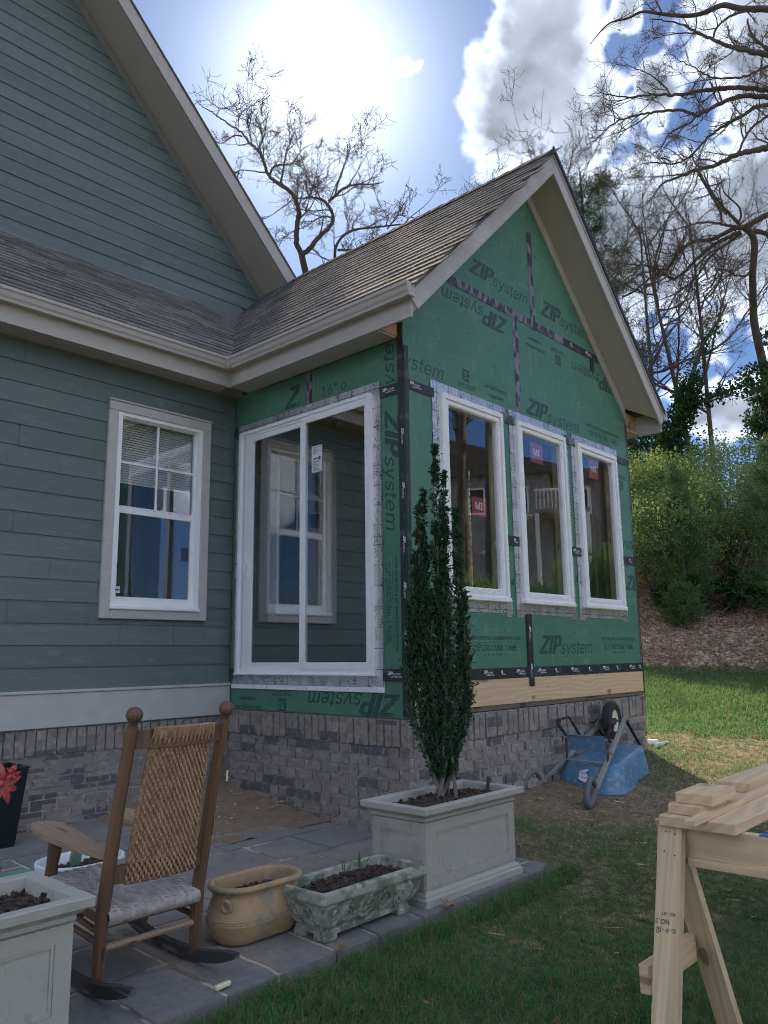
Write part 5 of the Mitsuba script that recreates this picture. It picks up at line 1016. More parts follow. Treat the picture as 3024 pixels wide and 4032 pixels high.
for x, y, s in LF:
    w_ = 'on the sunlit lawn beyond the house' if x > 2 and y > -1 and x > 4.5 else 'beside the mound of bare soil' if y > 1 else 'where the lawn meets the patio edge' if -1.13 < y < -1.0 else 'on the patio paving' if y > -.5 and x < 0 else 'on the worn lawn near the sawhorse' if x > -.6 else 'on the shaded grass in the foreground'
    dead_leaf(x, y, s, 'curled brown leaf ' + w_)
px = np.concatenate([rng.uniform(.3, 3.4, 90), rng.uniform(-1.25, -.05, 60), rng.uniform(-1.6, 2.2, 50)]); py = np.concatenate([rng.uniform(-2.2, -.15, 90), rng.uniform(1.05, 2.0, 60), rng.uniform(-3.2, -1.3, 50)])
chips = []
for x, y in zip(px, py):
    if x < 0 and y > .8: z = .06 + .03 * y + .06
    else: z = float(zground(x, y)) + .006
    L = rng.uniform(.010, .040) if rng.random() < .93 else rng.uniform(.06, .13); d = rng.normal(size=3) * (1, 1, .1); d /= np.linalg.norm(d); chips.append(beam(np.array([x, y, z]) - d * L / 2, np.array([x, y, z]) + d * L / 2, .008, .004, rng.normal(size=3), .001))
tag(put('wood_chips', cat(chips), 'pine_x'), 'pale wood chips and splinters strewn on the dirt below the windows', 'chips', None, 'stuff')
tag(put('bark_scrap', beam((-2.385, -1.005, -.012), (-2.31, -1.0, -.012), .022, .018, b=.006), 'toy_cream'), 'small pale stick lying on the paving beside the right rocker', 'stick')
z = float(hills(np.array(4.15), np.array(-.2))); tag(put('metal_scrap', cat([cbox(4.02, 4.34, -.02, .16, z + .02, z + .035, .002), cbox(4.02, 4.34, -.04, -.03, z - .0, z + .07, .002), cbox(4.06, 4.16, -.01, .1, z + .035, z + .10, .004)]), 'white_vinyl'), 'small white metal scrap on the ground at the far house corner', 'scrap')
cpt = np.stack([np.linspace(4.0, 40, 24), np.linspace(4.6, -9.5, 24), 5.15 + .006 * (np.linspace(-12, 12, 24)) ** 2 * .3], 1)
tag(put('power_line', tube(cpt + [4.5, 1.2, -.0], .012, 5), 'cable', smooth=True), 'thin utility cable crossing in front of the bushes', 'cable')
GUIDES = {"T1":[
[[12.11,14.7,13.03,11.61,14.25,13.62,11.33,14.08,13.91,11.14,13.97,14.14],0.12,0.101],
[
[11.14,13.97,14.14,10.84,13.88,14.6,10.78,13.72,15.03,10.7,13.69,15.56,10.57,13.9,16.05,10.44,14.22,16.42,10.35,14.48,16.66,10.29,14.7,17.0,10.24,14.94,17.53,10.18,15.16,17.93,10.06,15.41,18.34,9.91,15.63,18.65,9.7,15.87,18.94,9.43,16.13,19.17,9.18,16.3,19.4,8.92,16.48,19.56,8.71,16.6,19.78],0.088,0.013],
[
[10.44,14.22,16.42,10.53,14.19,16.94,10.7,14.17,17.82,10.83,14.1,18.26,10.95,14.05,18.64],0.041,0.013],
[
[10.31,14.62,16.87,10.53,14.24,17.1,10.68,13.96,17.14,10.85,13.79,17.51,11.01,13.61,17.77,11.19,13.36,17.87],0.041,0.009],
[
[10.18,15.16,17.93,10.3,15.02,18.31,10.39,14.96,18.88,10.44,14.95,19.38],0.032,0.013],
[
[10.29,14.7,17.0,10.04,15.26,17.18,9.81,15.76,17.26,9.72,15.93,17.16],0.028,0.009],
[
[9.91,15.63,18.55,9.69,15.94,18.58,9.54,16.15,18.41,9.31,16.41,18.55],0.028,0.009],
[
[10.65,14.5,18.54,10.25,15.17,18.87,9.97,15.53,19.15,9.66,15.83,19.42,9.24,16.1,19.88],0.019,0.006],
[
[11.14,13.97,14.14,11.26,13.68,14.4,11.43,13.35,14.7,11.59,13.08,14.98,11.54,12.95,15.23,11.33,12.94,15.58,11.12,13.11,15.72,10.86,13.43,15.74,10.66,13.73,15.82],0.088,0.022],
[
[11.35,12.91,15.64,11.49,12.73,15.85,11.74,12.47,16.08,12.07,12.22,16.25,12.39,12.02,16.34,12.77,11.81,16.52],0.051,0.013],
[
[11.48,12.72,15.91,11.55,12.57,16.43,11.65,12.46,16.88,11.75,12.43,17.44,11.81,12.44,17.81],0.032,0.009],
[
[11.56,12.97,15.18,11.19,13.26,15.11,11.02,13.51,14.92,10.84,13.75,14.81],0.032,0.013],
[
[10.6,13.84,15.71,10.42,14.17,15.51,10.25,14.52,15.32,10.12,14.82,15.26],0.022,0.009],
[
[10.93,13.33,15.73,10.86,13.44,16.36,10.88,13.54,16.94,10.76,13.87,17.31],0.028,0.009],
[
[11.74,12.47,16.08,11.92,12.23,16.58,12.09,12.06,17.04,12.23,11.94,17.45],0.025,0.006],
[
[10.8,13.8,14.81,10.65,14.06,14.66,10.5,14.34,14.52],0.022,0.006],
[
[11.22,12.95,15.99,10.86,13.44,16.36,10.67,13.85,16.72,10.52,14.22,16.95],0.019,0.009]],"T2":[
[[10.89,12.18,12.08,10.46,11.69,12.87,10.35,11.54,13.12,10.39,11.35,13.36,10.61,11.11,13.59,11.04,10.85,13.75,11.5,10.6,13.9,12.02,10.33,14.07],0.051,0.022],
[
[10.43,11.55,13.07,10.73,11.39,13.13,11.07,11.19,13.25,11.4,10.89,13.52],0.039,0.022],
[
[10.6,11.1,13.61,10.59,10.94,13.86,10.7,10.74,14.12,10.55,10.66,14.43],0.02,0.006],
[
[11.59,10.61,13.85,11.71,10.34,14.21,11.83,10.07,14.63,11.94,9.87,14.96],0.025,0.008],
[
[11.5,10.6,13.9,11.27,10.46,14.25,11.02,10.45,14.43,10.98,10.33,14.72],0.02,0.006],
[
[12.02,10.33,14.07,12.28,10.02,14.45,12.51,9.78,14.75,12.6,9.63,14.97],0.02,0.006],
[
[10.46,11.69,12.87,10.22,11.48,13.28,10.08,11.33,13.63,10.02,11.12,14.1],0.02,0.006],
[
[10.66,11.08,13.6,10.81,11.2,13.35,11.06,11.25,13.17],0.014,0.006]],"T3":[
[[21.08,9.86,14.95,20.62,9.1,18.55,20.75,8.88,19.03,20.93,8.61,19.74,21.17,8.23,20.21],0.043,0.01],
[
[20.56,9.28,17.65,20.51,9.32,19.23,20.67,9.13,20.28,20.68,9.14,21.11,20.52,9.34,21.67],0.034,0.01],
[
[20.75,8.88,19.03,20.99,8.45,19.38,21.2,8.04,19.39],0.019,0.007],
[
[20.67,9.13,20.28,20.88,8.83,20.79,20.96,8.74,21.33],0.017,0.005],
[
[20.08,10.05,18.29,19.72,10.4,20.15,19.54,10.49,20.76,19.24,10.68,21.07],0.022,0.007],
[
[20.08,10.03,18.81,19.97,10.11,20.14,20.03,10.0,20.66],0.022,0.005],
[
[18.99,11.5,18.43,18.65,11.71,18.9,18.42,11.77,19.35],0.017,0.005],
[
[18.92,11.57,18.43,18.92,11.43,19.01,18.71,11.5,19.48],0.017,0.005]],"T4":[
[[27.23,5.09,7.17,26.75,4.95,9.04,25.91,4.57,11.25,25.55,4.57,12.39,25.37,4.61,13.6,25.29,4.52,14.55,25.16,4.39,15.47,24.85,4.23,16.57,24.63,4.37,16.79],0.193,0.12],
[
[24.63,4.37,16.79,24.27,4.84,16.73,23.95,5.44,16.48,23.57,5.87,16.44,23.43,6.31,16.19,23.48,6.85,15.74,23.24,7.47,15.46,23.16,8.07,15.07,22.88,8.57,14.88],0.092,0.024],
[
[24.57,4.54,16.68,24.18,5.31,16.36,24.04,6.1,15.83,23.84,6.93,15.38,23.22,7.25,15.64,22.61,7.66,15.74,21.96,8.16,15.8,21.56,8.47,15.87],0.082,0.017],
[
[24.46,4.53,16.84,23.92,5.02,16.91,23.41,5.43,16.97,23.1,5.79,16.88,22.68,6.34,16.72,22.07,6.79,16.85],0.058,0.012],
[
[24.61,4.51,16.64,24.38,5.15,16.28,24.3,5.72,15.85,24.35,6.27,15.34,24.24,6.84,15.03,23.97,7.54,14.8,23.7,8.05,14.67],0.058,0.014],
[
[24.61,4.36,16.83,24.86,3.87,17.1,25.3,3.18,17.41],0.12,0.096],
[
[24.86,4.14,16.69,25.12,3.83,16.57,25.44,3.44,16.09],0.096,0.063],
[
[24.45,4.48,16.91,23.84,4.73,17.32,23.1,4.92,17.78,22.54,4.98,18.41],0.063,0.019],
[
[25.15,4.54,15.27,24.94,5.06,15.33,24.66,5.46,15.55,24.74,5.86,15.02,24.72,6.16,14.81,24.97,5.94,14.27,24.94,6.37,13.91,24.94,6.76,13.41],0.048,0.012],
[
[24.18,5.31,16.36,24.42,5.4,15.98,24.63,5.29,15.76,24.7,5.69,15.26],0.019,0.007],
[
[23.57,5.87,16.44,23.24,6.37,16.29,22.82,6.67,16.35,22.38,7.22,16.23],0.022,0.007],
[
[23.84,6.93,15.38,23.63,7.36,15.25,23.35,7.74,15.18],0.024,0.007],
[
[25.33,4.55,14.07,25.21,4.76,14.61,25.05,4.93,15.12],0.022,0.007],
[
[25.37,4.47,13.9,25.41,4.12,14.45,25.45,3.82,14.87],0.029,0.01],
[
[25.04,4.35,15.93,24.87,4.71,15.9,24.86,5.01,15.59],0.022,0.007],
[
[24.37,4.54,16.95,24.23,4.36,17.34,23.84,4.48,17.62,23.36,4.64,17.88],0.048,0.019]],"T5":[
[[19.22,0.57,20.05,18.86,1.15,20.22,18.68,1.61,20.44,18.49,2.26,20.77,18.41,2.59,21.02,18.27,2.93,20.96,18.12,3.27,20.92,17.83,3.94,21.13,17.53,4.41,21.32,17.28,4.72,21.37,17.07,5.01,21.21,16.73,5.41,21.09,16.48,5.74,20.77,16.29,6.02,20.37],0.112,0.012],
[
[19.13,0.72,18.33,18.51,1.23,18.34,18.29,1.53,18.54,18.05,2.1,18.9,18.01,2.42,19.24,17.99,2.93,19.8,17.96,3.34,20.26,17.89,3.75,20.78,17.73,4.11,20.99,17.47,4.53,21.13],0.096,0.012],
[
[17.99,2.93,19.8,17.96,3.27,20.12,17.74,3.96,20.4,17.51,4.44,20.36,17.27,4.85,20.14],0.031,0.008],
[
[18.03,2.83,19.8,18.24,2.63,20.31,18.43,2.26,20.51,18.6,1.74,20.36],0.031,0.042],
[
[18.66,1.08,18.51,18.31,1.63,19.0,18.31,1.81,19.37,18.46,1.94,20.15],0.054,0.027],
[
[19.22,0.83,17.44,18.49,1.33,17.29,18.04,1.7,17.37,17.62,2.26,17.47,17.36,2.88,17.66,17.19,3.37,17.7,17.05,3.95,17.86,16.93,4.59,18.14,16.79,5.09,18.26,16.62,5.58,18.46,16.46,5.92,18.64,16.29,6.18,18.59],0.089,0.01],
[
[17.06,3.95,17.88,17.18,4.34,18.67,17.16,4.7,19.13,17.09,4.99,19.39,16.96,5.32,19.82],0.031,0.008],
[
[18.66,1.09,18.47,18.38,1.37,18.25,18.12,1.66,18.05,17.88,1.96,17.87,17.7,2.25,17.85,17.49,2.88,18.12,17.52,3.23,18.59,17.54,3.66,19.11,17.57,3.95,19.57],0.046,0.01],
[
[17.52,2.72,18.0,17.39,3.11,18.06,17.31,3.38,18.1,17.16,3.79,18.05],0.019,0.008],
[
[19.3,0.89,17.05,18.51,1.35,17.07,18.04,1.72,17.16,17.68,2.13,17.18,17.27,2.72,16.94,16.99,3.22,16.76,16.94,3.51,17.01,16.83,4.02,17.22,16.71,4.48,17.31,16.57,5.05,17.44,16.37,5.53,17.33,16.11,5.94,16.92,15.95,6.21,16.71],0.089,0.01],
[
[16.99,3.22,16.76,16.82,3.51,16.48,16.63,3.9,16.29,16.45,4.16,15.84,16.31,4.5,15.64,16.18,4.87,15.63],0.035,0.008],
[
[16.71,4.48,17.31,16.5,4.88,17.02,16.29,5.4,16.88,16.13,5.83,16.83],0.027,0.008],
[
[19.32,0.91,16.95,18.54,1.38,16.89,18.04,1.75,16.86,17.64,2.18,16.53,17.3,2.61,16.24,16.99,3.08,15.79,16.74,3.57,15.29,16.53,3.93,15.28,16.29,4.5,15.47,16.1,4.98,15.31],0.073,0.01],
[
[19.47,1.01,16.25,18.77,1.54,15.94,18.29,1.94,15.69,17.71,2.48,15.41,17.35,2.91,15.16,16.98,3.36,15.02,16.71,3.78,14.89,16.51,4.16,14.72,16.37,4.62,14.33,16.23,4.96,14.18],0.116,0.012],
[
[17.71,2.48,15.41,17.77,2.29,15.72,17.84,2.11,16.07,18.09,1.81,16.42,18.51,1.35,17.07],0.035,0.039],
[
[16.98,3.36,15.02,16.6,3.92,14.94,16.3,4.46,15.0,16.08,4.98,15.1],0.027,0.008],
[
[17.0,3.33,15.02,17.28,3.25,14.71,17.58,3.2,14.46,18.23,3.03,14.03],0.05,0.035],
[
[18.24,2.63,20.31,18.3,2.76,20.79,18.22,3.1,21.13],0.015,0.006],
[
[16.74,3.57,15.29,16.57,3.84,15.66,16.45,4.23,15.95,16.33,4.53,15.87],0.017,0.006],
[
[16.99,3.08,15.79,16.77,3.45,15.98,16.65,3.83,16.27,16.53,4.23,16.37],0.017,0.006],
[
[16.83,4.02,17.22,16.89,4.36,17.78,16.86,4.65,17.96],0.015,0.006]],"T6":[
[[15.65,4.39,5.76,15.71,4.26,6.78,15.85,4.03,7.39,16.02,3.67,8.48,16.11,3.32,9.38,16.2,2.94,9.94,16.25,2.65,10.4],0.135,0.024],
[
[15.93,3.87,7.66,16.22,3.28,7.94,16.53,2.72,8.13,16.9,2.19,8.26],0.067,0.024],
[
[16.11,3.32,9.38,16.03,3.35,9.83,15.93,3.39,10.17],0.04,0.013]],"T7":[
[[20.25,6.99,9.96,20.36,6.63,10.75,20.44,6.27,11.3,20.45,6.12,11.58,20.52,5.81,11.96,20.63,5.4,12.32],0.071,0.017],
[
[20.37,6.64,10.62,20.59,6.16,10.64,20.78,5.67,10.83,21.03,5.03,10.99,21.34,4.31,11.1],0.05,0.017],
[
[20.44,6.27,11.3,20.16,6.55,11.71,19.94,6.7,11.96],0.021,0.006],
[
[20.45,6.12,11.58,20.41,5.93,12.05,20.33,5.77,12.52],0.019,0.006]]}
# ------------------------------------------------------------------ evergreen in the planter
sh = thing('columnar_evergreen', 'tall narrow dark evergreen with several upright stems in the cream planter', 'shrub')
st_, lf_ = [], []
tops = [(-.545, -.735, 2.66), (-.50, -.77, 2.50), (-.585, -.66, 2.38), (-.62, -.64, 2.28), (-.44, -.83, 2.22), (-.415, -.85, 1.70), (-.63, -.60, 1.95), (-.40, -.83, 1.45), (-.66, -.585, 1.62), (-.52, -.72, 2.1), (-.565, -.80, 1.9), (-.47, -.70, 1.8), (-.60, -.72, 1.7)]
for a, (x, y, h) in enumerate(tops):
    b = np.array([-.545 + rng.normal(0, .035), -.745 + rng.normal(0, .03), .44]); e = np.array([x, y, h]); t = np.linspace(0, 1, 12)[:, None]
    P = b * (1 - t) + e * t; P[:, :2] = b[:2] + .95 * (e[:2] - b[:2]) * (np.clip(t * 2.3, 0, 1) ** .9) + .012 * np.sin(t * 7 + a) * [1, .6]
    st_.append(tube(P, np.linspace(.0125, .003, 12), 6)); m_ = int((h - .55) * 125); tt = rng.beta(1.0, .95, m_); zz = .56 + (h - .57) * tt; u = (zz - .44) / (h - .44); C_ = np.stack([np.interp(u, t[:, 0], P[:, k]) for k in range(3)], 1); th = rng.uniform(0, 6.283, m_)
    Lt = .155 * np.clip(1.12 - tt ** 2.5, .22, 1) * rng.uniform(.35, 1.15, m_) * (.7 + .6 * meshkit.noise(np.stack([zz * 6, zz * 0 + a * 3.7, zz * 0], -1))) * np.clip(.45 + (zz - .5) * 1.2, .45, 1); sl_ = rng.uniform(.35, .75, m_); D_ = np.stack([sl_ * np.cos(th), sl_ * np.sin(th), 0 * th + 1], 1); D_ /= np.linalg.norm(D_, axis=1, keepdims=True)
    st_.append(tubes(np.stack([C_, C_ + D_ * Lt[:, None] * .5 + rng.normal(0, .003, C_.shape), C_ + D_ * Lt[:, None]], 1), np.full((m_, 3), .0013), 3))
    kq = 15; i_ = np.repeat(np.arange(m_), kq); w_ = rng.uniform(.12, 1.02, m_ * kq); tw = C_[i_] + D_[i_] * (Lt[i_] * w_)[:, None] + rng.normal(0, .004, (m_ * kq, 3))
    lf_.append(leaves(tw, np.where(w_ > .8, .017, .025) * rng.uniform(.7, 1.2, len(w_)), .62, .52, D_[i_] * .55))
    nb_ = 10; C0 = C_[rng.integers(0, m_, 60 * nb_)]; lf_.append(leaves(C0 + rng.normal(0, .014, C0.shape), .020, 1, .5))
# a sparse leading shoot above the rest
put(sh + '__stem', cat(st_), 'shrub_bark', smooth=50); tag(put(sh + '__foliage', cat(lf_), 'holly_leaf'), None, None, None, 'stuff')

# ------------------------------------------------------------------ trees
from scipy.interpolate import CubicSpline
def curve(a, m=6, jit=True):
    P = np.array(a, float).reshape(-1, 3); P[1:-1] += 0 if not jit else rng.normal(0, .02, P[1:-1].shape) if len(P) > 5 else 0; s = np.r_[0, np.cumsum(np.linalg.norm(np.diff(P, axis=0), axis=1))]; n = max(4, int(m * len(P)))
    Q = CubicSpline(s, P)(np.linspace(0, s[-1], n)); Q[1:-1] += (.012 if jit else 0) * np.clip(s[-1] / 4, .3, 1) * rng.normal(size=Q[1:-1].shape); return Q, s[-1]
def sub(pts, dirs, L, r, wob, up, npt=5):
    m = len(pts); d = dirs / (np.linalg.norm(dirs, axis=1, keepdims=True) + 1e-9); P = [pts]
    for k in range(npt - 1):
        d = d + wob * rng.normal(size=(m, 3)) + up * np.array([0, 0, 1.0]); d /= np.linalg.norm(d, axis=1, keepdims=True); P.append(P[-1] + d * (L / (npt - 1))[:, None])
    return np.stack(P, 1), r[:, None] * np.linspace(1, .45, npt)[None]
def kids(P, R, k, ang, Lf, rf, tmin=.25):
    m, n, _ = P.shape; i = np.repeat(np.arange(m), k); t = rng.uniform(tmin, 1, m * k) * (n - 1); a = np.minimum(t.astype(int), n - 2); fr = (t - a)[:, None]
    pts = P[i, a] * (1 - fr) + P[i, a + 1] * fr; tan = P[i, a + 1] - P[i, a]; tan /= np.linalg.norm(tan, axis=1, keepdims=True) + 1e-9
    d = tan + ang * rng.normal(size=tan.shape); L = np.linalg.norm(P[i, -1] - P[i, 0], axis=1) * Lf * rng.uniform(.5, 1.2, m * k)
    return pts, d, L, np.maximum(R[i, a] * rf, .0042)
def bare_tree(key, guides, label, per_m=1.7, L1=1.5, k2=5, k3=5, up=.10, tw=.0062, wob=.19, skip=0, buds=0, cat_='tree'):
    t_ = thing(key, label, cat_); base, crown, G = [], [], []
    for n_, (a, r0, r1) in enumerate(guides):
        P, L = curve(a, 6, n_ > 0); R = np.linspace(r0, r1, len(P)); (base if n_ <= skip else crown).append(tube(P, R, 8 if r0 > .05 else 5, False)); G.append((P, R, L, n_ == 0))
    pts, ds, Ls, rs = [], [], [], []
    for P, R, L, first in G:
        m = max(2, int(L * per_m)) if not first else int(L * per_m * .25)
        if not m: continue
        t = rng.uniform(.08 if not first else .5, 1, m) * (len(P) - 1); a = np.minimum(t.astype(int), len(P) - 2); tan = P[a + 1] - P[a]; tan /= np.linalg.norm(tan, axis=1, keepdims=True)
        pts.append(P[a]); ds.append(tan * .8 + .75 * rng.normal(size=tan.shape) + [0, 0, .15]); Ls.append(L1 * rng.uniform(.45, 1.15, m) * np.clip(.45 + L / 6, .5, 1)); rs.append(np.minimum(R[a] * .5, .022) + .004)
    P1, R1 = sub(np.vstack(pts), np.vstack(ds), np.concatenate(Ls), np.concatenate(rs), wob, up, 6)
    P2, R2 = sub(*kids(P1, R1, k2, .75, .55, .55), wob, up, 5); P3, R3 = sub(*kids(P2, R2, k3, .85, .55, .6), wob, up * .6, 4)
    R2, R3 = np.maximum(R2, tw * .9), np.maximum(R3, tw * .75)
    crown += [tubes(P1, R1, 4), tubes(P2, R2, 3), tubes(P3, R3, 3)]
    put(t_ + '__trunk', cat(base), 'bark', smooth=60); put(t_ + '__crown', cat(crown), 'bark', smooth=60)
    if buds:
        e = np.vstack([P3[:, -1], P3[:, -2]]); i = rng.random(len(e)) < .8; tag(put(t_ + '__buds', leaves(e[i], buds, 1, .45), 'dead_leaf'), None, None, None, 'stuff')
    return t_
bare_tree('bare_tree', GUIDES['T1'], 'bare forked tree with winding limbs behind the valley of the two roofs', 1.8, 1.9, 6, 7, .12, .0085, buds=.05)
bare_tree('bare_tree', GUIDES['T2'], 'bare tree with one long level bough just above the addition roof ridge', 2.4, 1.6, 6, 6, .16, .0075, buds=.045)
bare_tree('bare_tree', GUIDES['T3'], 'slender bare tree with upright twigs right behind the gable peak', 2.2, 1.8, 6, 5, .20, .0075)
t4 = bare_tree('bare_tree', GUIDES['T4'], 'bare tree with straight trunk at the right edge and boughs radiating from one fork', 1.7, 1.7, 5, 5, .02, .0085, skip=0)
bare_tree('bare_tree', GUIDES['T5'], 'big bare oak reaching long twisted boughs in from the upper right', 2.6, 1.15, 6, 5, .05, .0062, buds=.035)
t6 = bare_tree('ivy_tree', GUIDES['T6'], 'leaning tree trunk wrapped in dark ivy right of the gable eave', 1.6, 1.6, 5, 4, .03, .007)
bare_tree('bare_tree', GUIDES['T7'], 'thin leaning bare tree between gable rake and ivy covered tree', 2.0, 1.5, 6, 5, .08, .007)
def along(a, n, r, lo=0, hi=1):
    P, L = curve(a, 8); t = rng.uniform(lo, hi, n) * (len(P) - 1); i = np.minimum(t.astype(int), len(P) - 2); q = P[i] + (P[i + 1] - P[i]) * (t - i)[:, None]; d = rng.normal(size=(n, 3)); d /= np.linalg.norm(d, axis=1, keepdims=True)
    return q + d * r * rng.uniform(.2, 1, n)[:, None] ** .5
iv = [leaves(along(GUIDES['T6'][0][0], 3600, .42, .0, .55), .10, 1, .75), leaves(along(GUIDES['T6'][1][0], 700, .3), .09, 1, .75), leaves(along(GUIDES['T6'][0][0], 500, .3, .5, .9), .085, 1, .75)]
tag(put(t6 + '__ivy', cat(iv), 'dark_leaf'), None, None, None, 'stuff')
def spot(dx, s):
    """a place in the yard: s metres out along the view, dx metres to its right"""
    return CAM[0] + s * .7353 + dx * .679, CAM[1] + s * .6777 - dx * .734
def bush(key, label, x, y, rx, h, mt, n, size, aspect=.55, cat_='bush', clumps=26, z0=None, group=None, stems=True, lift=.5):
    z = float(hills(np.array(x), np.array(y))) if z0 is None else z0; b = thing(key, label, cat_, group)
    d = rng.normal(size=(clumps, 3)); d /= np.linalg.norm(d, axis=1, keepdims=True); c = np.array([x, y, z + h * lift]) + d * np.array([rx, rx, h * (1 - lift)]) * (rng.uniform(.25, 1, (clumps, 1)) ** .5) * .9
    i = rng.integers(0, clumps, n); e = rng.normal(size=(n, 3)); e /= np.linalg.norm(e, axis=1, keepdims=True); rad = (.32 * min(rx, h * .6)) * rng.uniform(.7, 1.3, clumps)[i]
    p = c[i] + e * (rad * rng.uniform(.15, 1, n) ** .55)[:, None]; p = p[p[:, 2] > z - .05]
    tag(put(b + '__foliage', leaves(p, size, 1.0, aspect), mt), None, None, None, 'stuff')
    if stems:
        m = 22; s0 = np.column_stack([x + rng.normal(0, rx * .22, m), y + rng.normal(0, rx * .22, m), np.full(m, z - .1)]); e_ = c[rng.integers(0, clumps, m)]
        t = np.linspace(0, 1, 5)[None, :, None]; P = s0[:, None] * (1 - t) + e_[:, None] * t + .06 * rng.normal(size=(m, 5, 3)); put(b + '__stem', tubes(P, np.linspace(.022, .008, 5)[None].repeat(m, 0), 5), 'bark', smooth=60)
    return b
BU = [(6.3, 18.6, 1.25, 2.6, 'light green bush next to the house corner on the bank'), (8.1, 19.2, 1.35, 2.9, 'broad pale green bush between the two dark conifers'), (9.6, 19.4, 1.3, 2.7, 'pale green bush behind the right hand conifer'), (7.0, 20.6, 1.4, 2.9, 'taller green bush at the back of the thicket, below the thin cable'), (9.0, 21.4, 1.5, 3.2, 'tall green bush at the back of the thicket near the right edge'), (5.4, 20.4, 1.4, 3.1, 'shaded green bush partly hidden by the house corner')]
for dx, s, rx, h, lb in BU: bush('bush', lb, *spot(dx, s - 1.2), rx, h, 'privet_leaf', 10500, .075, clumps=60, lift=.60)
for dx, s, rx, h, lb in ((6.9, 16.9, 1.2, .7, 'low dark undergrowth on the straw bank beside the house'), (8.4, 17.2, 1.4, .8, 'low dark undergrowth on the straw bank below the pale bush'), (10.2, 17.0, 1.3, .8, 'low dark undergrowth at the right end of the bank')): bush('undergrowth', lb, *spot(dx, s), rx, h, 'dark_leaf', 4200, .08, .6, 'undergrowth')
for dx, s, rx, h, lb in ((6.0, 24.5, 2.3, 3.6, 'dark ivy clad tree mass behind the house corner'), (8.8, 26, 2.4, 3.4, 'dark evergreen mass behind the bushes, under the ivy covered tree'), (12.9, 24.5, 1.2, 7.6, 'tall dark ivy column at the right edge'), (3.0, 26, 2.4, 4.5, 'dark evergreen hidden low behind the house')): bush('dark_evergreen', lb, *spot(dx, s), rx, h, 'dark_leaf', 7500, .13, .6, 'evergreen tree', 50)
def conifer(label, x, y, h, r):
    z = float(hills(np.array(x), np.array(y))); c = thing('conifer', label, 'conifer'); put(c + '__trunk', tube([(x, y, z - .1), (x + .03, y, z + h * .6), (x, y, z + h * .97)], [.05, .03, .006], 6), 'bark', smooth=60); P, D, Lz = [], [], []
    for k in range(int(95 + 15 * h)):
        t = rng.uniform(.04, .99); th = rng.uniform(0, 6.283); L = r * (1 - t) ** .75 * rng.uniform(.55, 1.15) + .10; o = np.array([x, y, z + h * t]); d = np.array([math.cos(th), math.sin(th), .45 + .5 * t]); d /= np.linalg.norm(d)
        for q in range(int(22 + 40 * L)):
            u = rng.uniform(.15, 1); p = o + d * L * u + rng.normal(0, .035 + .05 * L * (1 - u), 3); dd = d * .7 + rng.normal(0, .45, 3) + [0, 0, .15]; P.append(p); D.append(dd)
    tag(put(c + '__foliage', leaves(np.array(P), .13, .15, .13, np.array(D)), 'conifer_leaf'), None, None, None, 'stuff')
conifer('feathery dark green conifer standing alone on the bank in front of the bushes', *spot(6.35, 16.6), 3.2, .72)
conifer('feathery dark green conifer cut off by the right edge', *spot(8.2, 16.2), 3.9, 1.0)
conifer('small young conifer at the foot of the larger one on the bank', *spot(6.05, 16.0), .8, .42)
# more bare trees behind the bank, each grown from a trunk and a handful of limbs
def grown(x, y, h, r, n):
    z = float(hills(np.array(x), np.array(y))); lx, ly = rng.normal(0, .09, 2) * h; tr_ = np.array([[x, y, z - .2], [x + lx * .25, y + ly * .2, z + h * .3], [x + lx * .5, y + ly * .6, z + h * .62], [x + lx, y + ly, z + h]]); G = [(tr_.ravel().tolist(), r, r * .22)]
    for k in range(n):
        t = rng.uniform(.28, .92); o = tr_[0] + (tr_[3] - tr_[0]) * t; o = np.array([np.interp(t, [0, .3, .62, 1], tr_[:, q]) for q in range(3)]); th = rng.uniform(0, 6.28); L = h * (.5 - .28 * t) * rng.uniform(.7, 1.1)
        d = np.array([math.cos(th), math.sin(th), .75]); e = o + d * L; G.append((np.array([o, o + d * L * .33 + rng.normal(0, .1, 3), o + d * L * .66 + rng.normal(0, .2, 3) + [0, 0, .05 * L], e]).ravel().tolist(), r * (.5 - .25 * t), .014))
    return G
for dx, s, h, r, n, lb in ((5.6, 25, 10, .10, 9, 'thin grey tree right beside the gable rake, behind the house'), (7.6, 24, 9.5, .09, 9, 'thin grey tree behind the middle of the pale bushes'), (9.4, 26, 11, .11, 10, 'grey tree just left of the straight trunk at the right edge'), (11.0, 27, 12, .12, 10, 'grey tree behind the straight trunk at the right edge'), (12.6, 29, 12, .12, 9, 'grey tree at the far right edge above the bushes'), (6.6, 31, 13, .12, 10, 'far grey tree seen between gable and ivy covered tree')):
    bare_tree('bare_tree', grown(*spot(dx, s), h, r, n), 'bare ' + lb, 1.5, 1.7, 6, 6, .12, .0062)
# pine behind the right slope of the gable
pi_ = thing('pine_tree', 'dark pine with needle tufts showing past the right slope of the gable', 'pine tree'); px, py = spot(8.6, 30.5); zb = float(hills(np.array(px), np.array(py))); P0, tu, br_ = np.array([px, py, zb]), [], []
put(pi_ + '__trunk', tube([P0, P0 + [.1, 0, 8], P0 + [.2, .1, 15.5]], [.24, .17, .04], 8), 'bark', smooth=60)
for k in range(46):
    t = rng.uniform(.28, 1); th = rng.uniform(0, 6.283); L = (1.1 - .75 * t) * 3.6 * rng.uniform(.6, 1.1); o = P0 + [.2 * t, .1 * t, 15.5 * t]; d = np.array([math.cos(th), math.sin(th), .25]); e = o + d * L; br_.append(np.array([o, (o + e) / 2 + [0, 0, -.12], e]))
    for q in range(int(9 + 5 * L)): tu.append(o + d * L * rng.uniform(.45, 1.05) + rng.normal(0, .28, 3) * [1, 1, .5])
